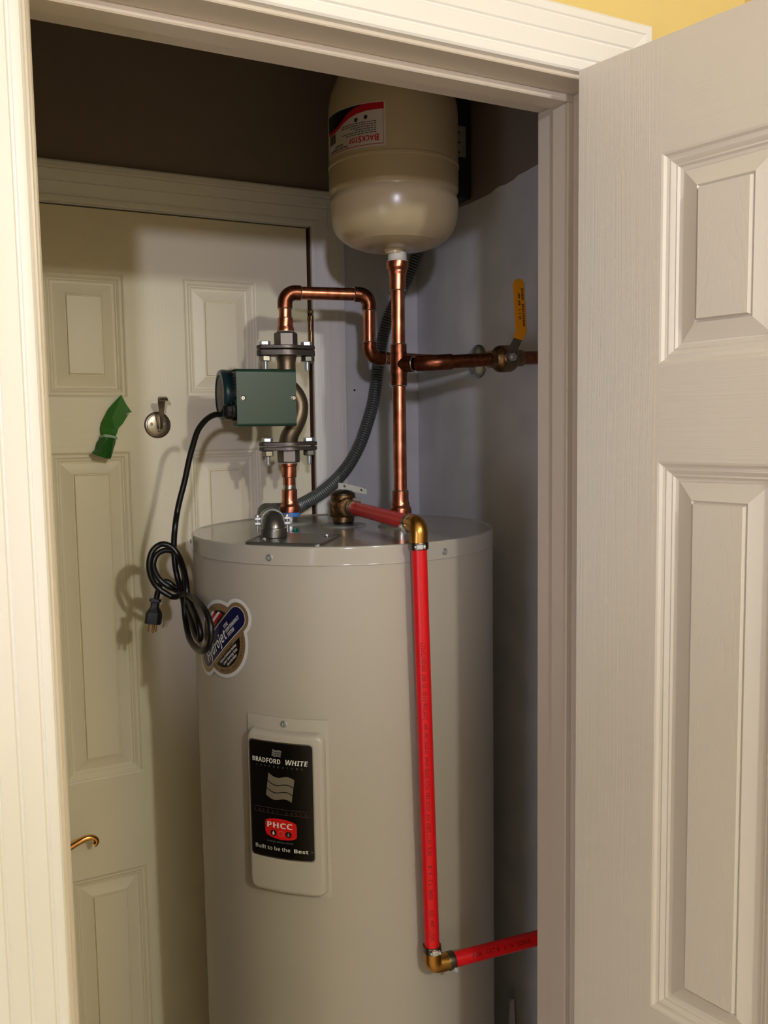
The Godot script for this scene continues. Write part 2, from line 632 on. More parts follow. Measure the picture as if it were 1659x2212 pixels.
# ------------------------------------------------------------------ room shell
func shell() -> void:
	var f := MB.new()
	f.aabox(Vector3(-2.3, -0.1, -0.97), Vector3(0.98, 0, 3.9))
	part("floor_board", [[f, M.floor]], struct("floor", "tan floor of the hall and closet", "floor"))
	var c := MB.new()
	c.aabox(Vector3(-2.3, 2.44, -0.97), Vector3(0.98, 2.54, 3.9))
	part("ceiling_board", [[c, M.ceil]], struct("ceiling", "white ceiling over hall and closet", "ceiling"))
	var wf := struct("wall_front", "yellow painted hall wall around the closet opening", "wall")
	var a := MB.new()
	a.aabox(Vector3(-2.2, 0, -0.11), Vector3(-0.018, 2.44, 0))
	a.aabox(Vector3(W + 0.018, 0, -0.11), Vector3(0.8724, 2.44, 0))
	a.aabox(Vector3(-0.018, H + 0.018, -0.11), Vector3(W + 0.018, 2.44, 0))
	part("painted_wall", [[a, M.yellow]], wf)
	for q in [["wall_hall_left", Vector3(-2.3, 0, -0.11), Vector3(-2.2, 2.44, 3.9), "cream hall wall left of the viewer"], ["wall_hall_right", Vector3(0.85, 0, 0.0), Vector3(0.98, 2.44, 3.9), "yellow hall wall behind the open door"]]:
		var m := MB.new()
		m.aabox(q[1], q[2])
		part("painted_wall", [[m, M.yellow if q[0] == "wall_hall_right" else M.cream]], struct(q[0], q[3], "wall"))
	var hb := MB.new()
	hb.aabox(Vector3(-2.2, 0, 3.81), Vector3(0.85, 2.44, 3.9))
	part("painted_wall", [[hb, M.cream]], struct("wall_hall_back", "cream hall wall behind the viewer", "wall"))
	# closet left wall
	var l := MB.new()
	l.aabox(Vector3(-0.24, 0, ZB), Vector3(-0.14, 2.44, -0.11))
	part("painted_wall", [[l, M.taupe]], struct("wall_left", "taupe closet wall at the left, out of sight", "wall"))
	# closet right wall: bare primer below an uneven edge of brown paint
	var jag := [Vector2(-0.9619, 2.066), Vector2(-0.862, 2.066), Vector2(-0.70, 2.0675), Vector2(-0.66, 2.0665), Vector2(-0.617, 2.068), Vector2(-0.587, 2.0695), Vector2(-0.575, 2.0735), Vector2(-0.5577, 2.0757), Vector2(-0.54, 2.0745), Vector2(-0.5154, 2.077), Vector2(-0.503, 2.0815), Vector2(-0.48, 2.0825), Vector2(-0.449, 2.0855), Vector2(-0.40, 2.084), Vector2(-0.25, 2.086), Vector2(0.0, 2.085)]
	var lowm := MB.new()
	var upm := MB.new()
	for i in jag.size() - 1:
		var p: Vector2 = jag[i]
		var q: Vector2 = jag[i + 1]
		var pr := func(z0, y0, z1, y1, z2, y2, z3, y3): return [[Vector3(XR, y0, z0), Vector3(XR, y1, z1), Vector3(XR, y2, z2), Vector3(XR, y3, z3)], [Vector3(0.98, y0, z0), Vector3(0.98, y1, z1), Vector3(0.98, y2, z2), Vector3(0.98, y3, z3)]]
		var s1: Array = pr.call(p.x, 0.0, q.x, 0.0, q.x, q.y, p.x, p.y)
		lowm.loft(s1[0], s1[1])
		var s2: Array = pr.call(p.x, p.y, q.x, q.y, q.x, 2.44, p.x, 2.44)
		upm.loft(s2[0], s2[1])
	var wr := struct("wall_right", "closet right wall, pale primer below a ragged edge of brown paint", "wall")
	part("primed_wall", [[lowm, M.primer]], wr, 20.0, "pale unpainted lower wall")
	part("painted_wall", [[upm, M.taupe]], wr, 20.0, "brown paint with ragged lower edge")
	# closet back wall with the opening of the second door
	var wb := struct("wall_back", "closet back wall around the six-panel door, brown above pale", "wall")
	var x0 := 0.6198 - 0.612
	var lo2 := MB.new()
	lo2.aabox(Vector3(-0.24, 0, ZB - 0.1), Vector3(x0 - 0.022, 2.066, ZB))
	lo2.aabox(Vector3(0.6198 + 0.027, 0, ZB - 0.1), Vector3(XR, 2.066, ZB))
	part("primed_wall", [[lo2, M.primer]], wb, 20.0, "pale unpainted lower wall")
	var nh := MB.new()
	nh.lathe([Vector2(0, 0), Vector2(0.0024, 0), Vector2(0.0018, 0.0006), Vector2(0, 0.0002)], ax(Vector3(0.7212, 1.7207, ZB), Vector3(0, 0, 1)), 9)
	part("nail_hole", [[nh, M.dark]], wb)
	var up2 := MB.new()
	up2.aabox(Vector3(-0.24, 2.066, ZB - 0.1), Vector3(XR, 2.44, ZB))
	part("painted_wall", [[up2, M.taupe]], wb, 20.0, "brown painted upper wall")

const CASING := [[0.0, 0.0], [0.0, 0.0065], [0.002, 0.0085], [0.0045, 0.0092], [0.0095, 0.0095], [0.0105, 0.0083], [0.0125, 0.0083], [0.0140, 0.0105], [0.022, 0.0118], [0.0305, 0.0138], [0.0315, 0.0126], [0.0335, 0.0126], [0.035, 0.0145], [0.042, 0.0158], [0.0485, 0.0172], [0.0495, 0.0160], [0.051, 0.0160], [0.0525, 0.0178], [0.060, 0.0178], [0.063, 0.0158], [0.063, 0.0]]

func casing(parent: Node, xl: float, xr: float, yt: float, z: float, wid: float) -> void:
	# xl, xr, yt: inner edges of the casing; two legs and a head, mitred
	var k := wid / 0.063
	var l0 := []
	var l1 := []
	var h0 := []
	var h1 := []
	var r0 := []
	var r1 := []
	for c in CASING:
		var u: float = c[0] * k
		var d: float = c[1]
		l0.append(Vector3(xl - u, 0, z + d)); l1.append(Vector3(xl - u, yt + u, z + d))
		h0.append(Vector3(xl - u, yt + u, z + d)); h1.append(Vector3(xr + u, yt + u, z + d))
		r0.append(Vector3(xr + u, 0, z + d)); r1.append(Vector3(xr + u, yt + u, z + d))
	for q in [["casing_leg", l0, l1], ["casing_head", h0, h1], ["casing_leg", r0, r1]]:
		var m := MB.new()
		m.loft(q[1], q[2])
		part(q[0], [[m, M.trim]], parent, 25.0)

func front_trim() -> void:
	var t := struct("trim_1", "white moulded casing around the closet opening", "trim")
	casing(t, -0.005, W + 0.005, H + 0.005, 0.0, 0.063)
	var j := struct("trim_2", "white door jamb with stop inside the closet opening", "trim")
	var zj := -0.11
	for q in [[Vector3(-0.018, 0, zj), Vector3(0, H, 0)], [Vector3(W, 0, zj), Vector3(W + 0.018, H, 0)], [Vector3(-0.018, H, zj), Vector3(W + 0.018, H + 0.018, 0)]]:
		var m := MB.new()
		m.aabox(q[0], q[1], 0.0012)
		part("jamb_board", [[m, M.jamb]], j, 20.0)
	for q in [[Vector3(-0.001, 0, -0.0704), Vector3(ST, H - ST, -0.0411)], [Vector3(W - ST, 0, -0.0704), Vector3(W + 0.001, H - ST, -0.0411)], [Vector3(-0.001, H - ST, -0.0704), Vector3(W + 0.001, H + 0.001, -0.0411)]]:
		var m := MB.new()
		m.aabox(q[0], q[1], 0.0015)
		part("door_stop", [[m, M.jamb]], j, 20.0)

# a moulded six-panel door; local x from 0 to w, face at z = 0 looking to +z, slab behind it
func six_panel(t: Node, w: float, h: float, lev: Array, pre := "") -> void:
	var sx := 0.1085
	var pw := (w - 2 * sx - 0.108) / 2.0
	var cols := [[sx, sx + pw], [w - sx - pw, w - sx]]
	var th := 0.035
	var mv := MB.new()
	var mh := MB.new()
	var gv := func(p: Vector2): return Vector2(p.x / 0.15, p.y / 1.9)
	var gh := func(p: Vector2): return Vector2(p.y / 0.15 + 0.37, p.x / 1.9)
	var put := func(m: MB, x0, y0, x1, y1, g: Callable):
		var q := [Vector2(x0, y0), Vector2(x1, y0), Vector2(x1, y1), Vector2(x0, y1)]
		m.quad(Vector3(x0, y0, 0), Vector3(x1, y0, 0), Vector3(x1, y1, 0), Vector3(x0, y1, 0), g.call(q[0]), g.call(q[1]), g.call(q[2]), g.call(q[3]))
	put.call(mv, 0.0, 0.0, sx, h, gv)
	put.call(mv, w - sx, 0.0, w, h, gv)
	var ys := [0.0, lev[5], lev[4], lev[3], lev[2], lev[1], lev[0], h]
	for i in range(0, 8, 2): put.call(mh, sx, ys[i], w - sx, ys[i + 1], gh)
	for i in range(1, 7, 2): put.call(mv, sx + pw, ys[i], w - sx - pw, ys[i + 1], gv)
	# the edges and back of the slab
	var b := MB.new()
	var A := [Vector3(0, 0, 0), Vector3(w, 0, 0), Vector3(w, h, 0), Vector3(0, h, 0)]
	for i in 4:
		var p: Vector3 = A[i]
		var q: Vector3 = A[(i + 1) % 4]
		b.quad(p, p - Vector3(0, 0, th), q - Vector3(0, 0, th), q)
	b.quad(Vector3(0, 0, -th), Vector3(0, h, -th), Vector3(w, h, -th), Vector3(w, 0, -th))
	part("door_slab", [[mv, M[pre + "door_v"]], [mh, M[pre + "door_h"]], [b, M[pre + "door_plain"]]], t, 20.0)
	var ring := [[0.0, 0.0], [0.0022, -0.0007], [0.0045, -0.0032], [0.0072, -0.0040], [0.0088, -0.0037], [0.0104, -0.0046], [0.0132, -0.0068], [0.0148, -0.0066], [0.0168, -0.0088], [0.0195, -0.0096], [0.0213, -0.0096], [0.0392, -0.0036], [0.0408, -0.0058], [0.0414, -0.0058], [0.0430, -0.0004]]
	for c in cols:
		for r in 3:
			var y1: float = lev[r * 2]
			var y0: float = lev[r * 2 + 1]
			var m := MB.new()
			for i in ring.size() - 1:
				var a: float = ring[i][0]
				var za: float = ring[i][1]
				var e: float = ring[i + 1][0]
				var ze: float = ring[i + 1][1]
				var o := [Vector3(c[0] + a, y0 + a, za), Vector3(c[1] - a, y0 + a, za), Vector3(c[1] - a, y1 - a, za), Vector3(c[0] + a, y1 - a, za)]
				var n := [Vector3(c[0] + e, y0 + e, ze), Vector3(c[1] - e, y0 + e, ze), Vector3(c[1] - e, y1 - e, ze), Vector3(c[0] + e, y1 - e, ze)]
				for k in 4:
					var l := (k + 1) % 4
					m.quad(o[k], o[l], n[l], n[k])
			var f := MB.new()
			var k2: float = ring[-1][0]
			var z2: float = ring[-1][1]
			var rep: float = (y1 - y0) / 0.36
			f.quad(Vector3(c[0] + k2, y0 + k2, z2), Vector3(c[1] - k2, y0 + k2, z2), Vector3(c[1] - k2, y1 - k2, z2), Vector3(c[0] + k2, y1 - k2, z2), Vector2(0, rep), Vector2(1, rep), Vector2(1, 0), Vector2(0, 0))
			part("door_panel", [[m, M[pre + "door_plain"]], [f, M[pre + "field"]]], t, 22.0)

func front_door() -> void:
	var t := struct("door_1", "open white six-panel closet door at the right, nearest the viewer", "door")
	var a := 1.7431
	var ua := Vector3(-cos(a), 0, sin(a))
	var na := Vector3(-sin(a), 0, -cos(a))
	var p := Vector3(W, 0.0, 0.006) + ua * 0.003 + na * 0.041
	t.transform = Transform3D(Basis(ua, Vector3.UP, na), p + Vector3(0, 0.012, 0))
	origin[t] = Vector3.ZERO
	var e := -0.012
	six_panel(t, 0.607, 2.0337 + e, [1.9193 + e, 1.7056 + e, 1.6041 + e, 0.9949 + e, 0.8111 + e, 0.235 + e])
	# hinges on the back corner of the edge
	for y in [1.83, 1.05, 0.27]:
		var m := MB.new()
		m.lathe([Vector2(0, 0), Vector2(0.0065, 0.001), Vector2(0.0065, 0.088), Vector2(0, 0.089)], Transform3D(Basis(), Vector3(-0.003, y - 0.045, -0.041)), 14)
		m.aabox(Vector3(-0.0022, y - 0.0445, -0.037), Vector3(0.0, y + 0.0445, -0.006))
		part("hinge", [[m, M.brass]], t)

func back_door() -> void:
	var xd := 0.6198
	var w := 0.612
	var t := struct("door_2", "closed white six-panel door in the closet back wall", "door")
	t.position = Vector3(xd - w, 0.012, ZB)
	origin[t] = Vector3.ZERO
	var e := -0.012 + 0.004
	six_panel(t, w, 2.0377 - 0.012, [1.9228 + e, 1.7006 + e, 1.6035 + e, 0.9949 + e, 0.8105 + e, 0.235 + e], "old_")
	origin[t] = t.position
	# hinge with ball tip at the right edge
	for y in [1.822, 1.05, 0.27]:
		var m := MB.new()
		var o := Vector3(xd + 0.004, y - 0.0445, ZB + 0.0055)
		m.lathe([Vector2(0, -0.006), Vector2(0.003, -0.005), Vector2(0.0035, -0.002), Vector2(0.0058, 0), Vector2(0.0058, 0.0290), Vector2(0.0052, 0.0293), Vector2(0.0052, 0.0300), Vector2(0.0058, 0.0303), Vector2(0.0058, 0.0590), Vector2(0.0052, 0.0593), Vector2(0.0052, 0.06), Vector2(0.0058, 0.0603), Vector2(0.0058, 0.089), Vector2(0.0035, 0.090), Vector2(0.0025, 0.093), Vector2(0.0052, 0.0955), Vector2(0.0055, 0.099), Vector2(0.003, 0.1015), Vector2(0, 0.102)], Transform3D(Basis(), o), 14)
		part("hinge", [[m, M.bronze]], t)
	# brass lever
	var lx := xd - w + 0.062
	var ros := MB.new()
	ros.lathe([Vector2(0, 0), Vector2(0.032, 0), Vector2(0.032, 0.004), Vector2(0.026, 0.010), Vector2(0.012, 0.012), Vector2(0.010, 0.045), Vector2(0, 0.045)], ax(Vector3(lx, 0.892, ZB), Vector3(0, 0, 1)), 28)
	part("handle_rose", [[ros, M.gold]], t)
	var lv := MB.new()
	var zz := ZB + 0.05
	var pts := spline([Vector3(lx - 0.004, 0.889, zz - 0.004), Vector3(lx + 0.02, 0.894, zz), Vector3(0.115, 0.9045, zz), Vector3(0.1325, 0.9115, zz), Vector3(0.1435, 0.9142, zz), Vector3(0.153, 0.9125, zz), Vector3(0.1590, 0.9065, zz), Vector3(0.1580, 0.9005, zz), Vector3(0.1545, 0.8985, zz)], 5)
	var rr := []
	for i in pts.size(): rr.append(lerpf(0.0065, 0.0046, float(i) / pts.size()))
	lv.tube(pts, rr, 12)
	part("lever_handle", [[lv, M.gold]], t)
	# casing and jamb
	var c := struct("trim_3", "white casing around the door in the closet back wall", "trim")
	casing(c, xd - w - 0.008, xd + 0.0085, 2.0377 + 0.0045, ZB, 0.0680)
	var j := MB.new()
	j.aabox(Vector3(xd - w - 0.022, 0, ZB - 0.1), Vector3(xd - w - 0.003, 2.066, ZB), 0.001)
	j.aabox(Vector3(xd - w - 0.003, 2.0407, ZB - 0.1), Vector3(xd + 0.008, 2.066, ZB), 0.001)
	part("jamb_board", [[j, M.trim]], c, 20.0)
	var sp := MB.new()
	sp.aabox(Vector3(xd - w - 0.003, 0, ZB - 0.06), Vector3(xd - w + 0.01, 2.0407, ZB - 0.0365))
	sp.aabox(Vector3(xd - 0.006, 0, ZB - 0.06), Vector3(xd + 0.0075, 2.0407, ZB - 0.0365))
	sp.aabox(Vector3(xd - w, 2.028, ZB - 0.06), Vector3(xd, 2.0407, ZB - 0.0365))
	sp.aabox(Vector3(xd + 0.0075, 0, ZB - 0.1), Vector3(xd + 0.027, 2.066, ZB - 0.0005))
	part("rebate_strip", [[sp, mat(Color(0.42, 0.31, 0.20), 0.7)]], c, 20.0, "bare brown wood seen in the gap")

# ------------------------------------------------------------------ the heater
func hs(s: float, y: float, d := 0.0) -> Vector3:   # a point on the jacket: arc length from the front, height, distance out
	var t := s / HR
	return Vector3(HX + (HR + d) * sin(t), y, HZ + (HR + d) * cos(t))

func screw(mb: MB, at: Vector3, d: Vector3, r := 0.0042, h := 0.0025) -> void:
	mb.lathe([Vector2(0, 0), Vector2(r * 1.25, 0), Vector2(r * 1.25, h * 0.25), Vector2(r, h * 0.4)], ax(at, d), 12)
	mb.lathe([Vector2(r * 0.95, h * 0.4), Vector2(r * 0.85, h), Vector2(r * 0.45, h), Vector2(r * 0.3, h * 0.55), Vector2(0, h * 0.55)], ax(at, d), 6)

func heater() -> void:
	var t := thing("water_heater", "tall beige cylindrical electric water heater in the closet", "water heater", Vector3(HX, 0, HZ))
	var xf := Transform3D(Basis(), Vector3(HX, 0, HZ))
	var b := MB.new()
	b.lathe([Vector2(0, 0.0), Vector2(0.235, 0.0), Vector2(0.2485, 0.02), Vector2(0.2485, 1.454)], xf, 128)
	part("jacket", [[b, M.heater]], t)
	var c := MB.new()
	c.lathe([Vector2(0.2485, 1.4515), Vector2(0.2500, 1.4508), Vector2(0.2506, 1.4516), Vector2(0.2500, 1.453), Vector2(0.2500, 1.4745), Vector2(0.2494, 1.4768), Vector2(0.2478, 1.478), Vector2(0.2455, 1.4778), Vector2(0.243, 1.4768), Vector2(0.238, 1.4760), Vector2(0, 1.4775)], xf, 128)
	part("top_cap", [[c, M.heater_top]], t, 30.0)
	for s in [-50.4, 10.7, -112.0, 70.0, 130.0, -170.0]:
		var m := MB.new()
		var a := deg_to_rad(s)
		screw(m, hs(a * HR, 1.4615, 0.0), Vector3(sin(a), 0, cos(a)), 0.0042, 0.003)
		part("cap_screw", [[m, M.zinc]], t)
	# collars round the nipples
	for q in [[PX, PZ], [0.5497, -0.5653], [RX, RZ]]:
		var m := MB.new()
		m.lathe([Vector2(0, 1.4765), Vector2(0.0385, 1.4765), Vector2(0.0385, 1.4785), Vector2(0.0372, 1.4797), Vector2(0.020, 1.4805), Vector2(0.018, 1.4795), Vector2(0, 1.4795)], Transform3D(Basis(), Vector3(q[0], 0, q[1])), 36)
		part("nipple_collar", [[m, M.gasket]], t)
	# junction cover with its screws
	var jc := MB.new()
	var P := [Vector2(0.3227, -0.4294), Vector2(0.4069, -0.3403), Vector2(0.4860, -0.4338), Vector2(0.3925, -0.5228)]
	var cen := Vector2(0.402, -0.4316)
	var o0 := []
	var o1 := []
	var o2 := []
	for i in 4:
		var p: Vector2 = P[i]
		var pr: Vector2 = (P[(i + 3) % 4] - p).normalized() * 0.012
		var nx: Vector2 = (P[(i + 1) % 4] - p).normalized() * 0.012
		for k in 5:
			var w := k / 4.0
			var q: Vector2 = p + pr * (1 - w) * (1 - w) + nx * w * w
			o0.append(Vector3(q.x, 1.4762, q.y))
			o1.append(Vector3(q.x, 1.4790, q.y))
			var q2: Vector2 = cen + (q - cen) * 0.985
			o2.append(Vector3(q2.x, 1.4800, q2.y))
	jc.loft(o0, o1)
	jc.loft(o1, o2)
	var cover := part("junction_cover", [[jc, M.galv]], t, 25.0)
	for q in [Vector2(0.452, -0.418), Vector2(0.357, -0.432)]:
		var m := MB.new()
		screw(m, Vector3(q.x, 1.4795, q.y), Vector3.UP, 0.0038, 0.0036)
		part("cover_screw", [[m, M.steel]], cover)
	var gs := MB.new()
	screw(gs, Vector3(0.4371, 1.4795, -0.508), Vector3.UP, 0.0045, 0.0055)
	var gm := mat(Color(0.05, 0.45, 0.28), 0.3, 0.6)
	part("ground_screw", [[gs, gm]], cover, 38.0, "green ground screw")
	# a printed clear-edged notice on the top, with a few lines of fine print
	var nt := MB.new()
	var top := func(p: Vector2): return Vector3(p.x, 1.4782, p.y)
	for k in 7:
		var a := Vector2(0.50, -0.40) + Vector2(0.0, -0.012) * k
		var b2 := a + Vector2(0.07 - 0.008 * (k % 3), 0.03)
		nt.quad(top.call(a), top.call(b2), top.call(b2 + Vector2(0, -0.0012)), top.call(a + Vector2(0, -0.0012)))
	part("top_notice", [[nt, mat(Color(0.62, 0.52, 0.50), 0.3)]], t)
	access_panel(t)
	sticker(t)

func access_panel(t: Node) -> void:
	var sa := deg_to_rad(-60.9) * HR
	var sb := deg_to_rad(-31.4) * HR
	var ra := deg_to_rad(-60.3) * HR
	var rb := deg_to_rad(-32.5) * HR
	var ya := 0.964
	var yb := 1.2285
	var za := 0.9665
	var zb := 1.2105
	var grade := func(lo: float, hi: float, marks: Array) -> Array:
		var o := [lo, hi]
		for m in marks:
			for k in range(0, 15):
				var q: float = m[0] + m[1] * k * 0.0011
				if q > lo and q < hi: o.append(q)
		for k in range(1, 12): o.append(lerpf(lo, hi, k / 12.0))
		o.sort()
		return o
	var us: Array = grade.call(sa, sb, [[ra, 1], [rb, -1]])
	var vs: Array = grade.call(ya, yb, [[za, 1], [zb, -1]])
	var hgt := func(s: float, y: float) -> float:
		var r := 0.014
		var cx := clampf(s, ra + r, rb - r)
		var cy := clampf(y, za + r, zb - r)
		var d := r - Vector2(s - cx, y - cy).length()
		var k := clampf(d / 0.008, 0.0, 1.0)
		return 0.0008 + 0.0112 * sqrt(clampf(1.0 - (1.0 - k) * (1.0 - k), 0, 1))
	var m := MB.new()
	for i in us.size() - 1:
		for j in vs.size() - 1:
			m.quad(hs(us[i], vs[j], hgt.call(us[i], vs[j])), hs(us[i + 1], vs[j], hgt.call(us[i + 1], vs[j])), hs(us[i + 1], vs[j + 1], hgt.call(us[i + 1], vs[j + 1])), hs(us[i], vs[j + 1], hgt.call(us[i], vs[j + 1])))
	for i in us.size() - 1:
		m.quad(hs(us[i], ya, -0.002), hs(us[i + 1], ya, -0.002), hs(us[i + 1], ya, 0.0008), hs(us[i], ya, 0.0008))
		m.quad(hs(us[i], yb, 0.0008), hs(us[i + 1], yb, 0.0008), hs(us[i + 1], yb, -0.002), hs(us[i], yb, -0.002))
	m.quad(hs(sb, ya, 0.0008), hs(sb, ya, -0.002), hs(sb, yb, -0.002), hs(sb, yb, 0.0008))
	m.quad(hs(sa, ya, -0.002), hs(sa, ya, 0.0008), hs(sa, yb, 0.0008), hs(sa, yb, -0.002))
	var p := part("access_panel", [[m, M.panel]], t, 35.0, "raised access panel with black maker's plate")
	var sc := MB.new()
	var a := deg_to_rad(-46.6)
	screw(sc, hs(a * HR, 1.2198, 0.0008), Vector3(sin(a), 0, cos(a)), 0.0042, 0.003)
	part("panel_screw", [[sc, M.zinc]], p)
	# maker's plate: fractions u from the left, v from the top
	var la := deg_to_rad(-58.2) * HR
	var lb := deg_to_rad(-36.4) * HR
	var lt := 1.1945
	var lh := 0.1715
	var lw := lb - la
	var f := func(d: float) -> Callable: return func(q: Vector2): return hs(q.x, q.y, d)
	var U := func(u: float, v: float) -> Vector2: return Vector2(la + u * lw, lt - v * lh)
	var rim := MB.new()
	rim.plate(rrect(la - 0.0019, lt - lh - 0.0019, lb + 0.0016, lt + 0.0019, 0.006), f.call(0.0121), 0.006)
	var blk := MB.new()
	blk.plate(rrect(la, lt - lh, lb, lt, 0.005), f.call(0.0123), 0.006)
	var pm := mat(Color(0.035, 0.03, 0.03), 0.22)
	var plate := MB.new()
	var wh := MB.new()
	var dim := MB.new()
	var tan_ := MB.new()
	var red := MB.new()
	var dk := MB.new()
	var write := func(mb: MB, txt: String, u: float, v: float, hh: float, opt: Dictionary, d := 0.0126):
		var o: Vector2 = U.call(u, v)
		letters(mb, txt, hh, func(q: Vector2): return hs(o.x + q.x, o.y + q.y, d), opt)
	write.call(wh, "BRADFORD", 0.045, 0.178, 0.0070, {"width": 0.0445})
	write.call(wh, "WHITE", 0.58, 0.178, 0.0074, {"width": 0.0325, "slant": 0.18})
	var word := "CORPORATION"
	for i in word.length():
		write.call(dim, word[i], 0.11 + 0.072 * i, 0.213, 0.0026, {"bold": false})
	# two waving flags of three bands
	var flag := func(mb: MB, u0: float, v0: float, u1: float, v1: float, bands: int, gap: float):
		for bnd in bands:
			var t0: float = float(bnd) / bands + (gap if bnd > 0 else 0.0)
			var t1: float = float(bnd + 1) / bands
			var pts := PackedVector2Array()
			var pts2 := PackedVector2Array()
			for k in 13:
				var x := k / 12.0
				var wv := 0.20 * x + 0.075 * sin(TAU * x * 0.92)
				for e in [[t0, pts], [t1, pts2]]:
					e[1].append(U.call(lerpf(u0, u1, x * 0.89 + 0.11 * (1.0 - e[0])), lerpf(v0, v1, e[0] * 0.76 + wv)))
			pts2.reverse()
			pts.append_array(pts2)
			mb.plate(pts, f.call(0.0126), 0.006)
	flag.call(dim, 0.375, 0.052, 0.535, 0.125, 3, 0.10)
	flag.call(tan_, 0.265, 0.262, 0.725, 0.520, 3, 0.04)
	for v in [[0.578, 0.612], [0.628, 0.648]]:
		pass
	for v in [0.572, 0.618]:
		var q0: Vector2 = U.call(0.04, v)
		var q1: Vector2 = U.call(0.94, v)
		dk.plate(PackedVector2Array([q0, Vector2(q1.x, q0.y), Vector2(q1.x, q0.y + 0.0006), Vector2(q0.x, q0.y + 0.0006)]), f.call(0.0126), 0.006)
	word = "ENERGY SAVER"
	for i in word.length():
		if word[i] != " ": write.call(dk, word[i], 0.06 + 0.074 * i, 0.611, 0.0042, {"bold": false})
	var bad := PackedVector2Array()
	for e in [[0.24, 0.70], [0.255, 0.675], [0.30, 0.667], [0.40, 0.657], [0.5, 0.655], [0.60, 0.660], [0.69, 0.674], [0.735, 0.688], [0.745, 0.71], [0.745, 0.79], [0.735, 0.812], [0.69, 0.824], [0.60, 0.835], [0.5, 0.838], [0.40, 0.832], [0.30, 0.816], [0.255, 0.802], [0.24, 0.78]]:
		bad.append(U.call(e[0], e[1]))
	red.plate(bad, f.call(0.0126), 0.006)
	write.call(wh, "PHCC", 0.275, 0.738, 0.0082, {"width": 0.0385}, 0.0129)
	var dots := MB.new()
	for e in [0.375, 0.615]: dots.plate(disc(U.call(e, 0.785), 0.0046, 20), f.call(0.0129))
	for e in [0.375, 0.615]:
		var q: Vector2 = U.call(e, 0.785)
		(wh if e < 0.5 else dim).plate(PackedVector2Array([q + Vector2(0, 0.0035), q + Vector2(-0.0018, -0.0004), q + Vector2(-0.0012, -0.0026), q + Vector2(0.0012, -0.0026), q + Vector2(0.0018, -0.0004)]), f.call(0.0131))
	var rg0 := MB.new()
	rg0.plate(disc(U.call(0.495, 0.785), 0.0046, 20), f.call(0.0129))
	var rg := MB.new()
	rg.plate(disc(U.call(0.495, 0.785), 0.0038, 20), f.call(0.0131))
	write.call(dim, "OFFICIAL WATER HEATER", 0.265, 0.868, 0.0022, {"width": 0.040, "bold": false})
	write.call(wh, "Built to be the", 0.06, 0.938, 0.0055, {"width": 0.0545, "bold": false})
	write.call(wh, "Best", 0.695, 0.938, 0.0055, {"width": 0.0205})
	write.call(dim, "TM", 0.945, 0.925, 0.002, {"bold": false})
	var pl := part("maker_plate", [[rim, M.steel], [blk, pm]], p)
	pl.set_meta("label", "black label with silver rim")
	# (third level: all print in one sub-part would be one too deep, so it belongs to the panel)
	part("plate_print", [[wh, M.white], [dim, M.grey_print], [tan_, mat(Color(0.60, 0.57, 0.51), 0.35, 0.5)], [red, mat(Color(0.85, 0.10, 0.10), 0.35)], [dk, mat(Color(0.30, 0.22, 0.20), 0.4)], [dots, mat(Color(0.05, 0.05, 0.06), 0.4)], [rg0, mat(Color(0.90, 0.45, 0.40), 0.4)], [rg, mat(Color(0.85, 0.12, 0.12), 0.4)]], p, 38.0, "white, grey and red print")

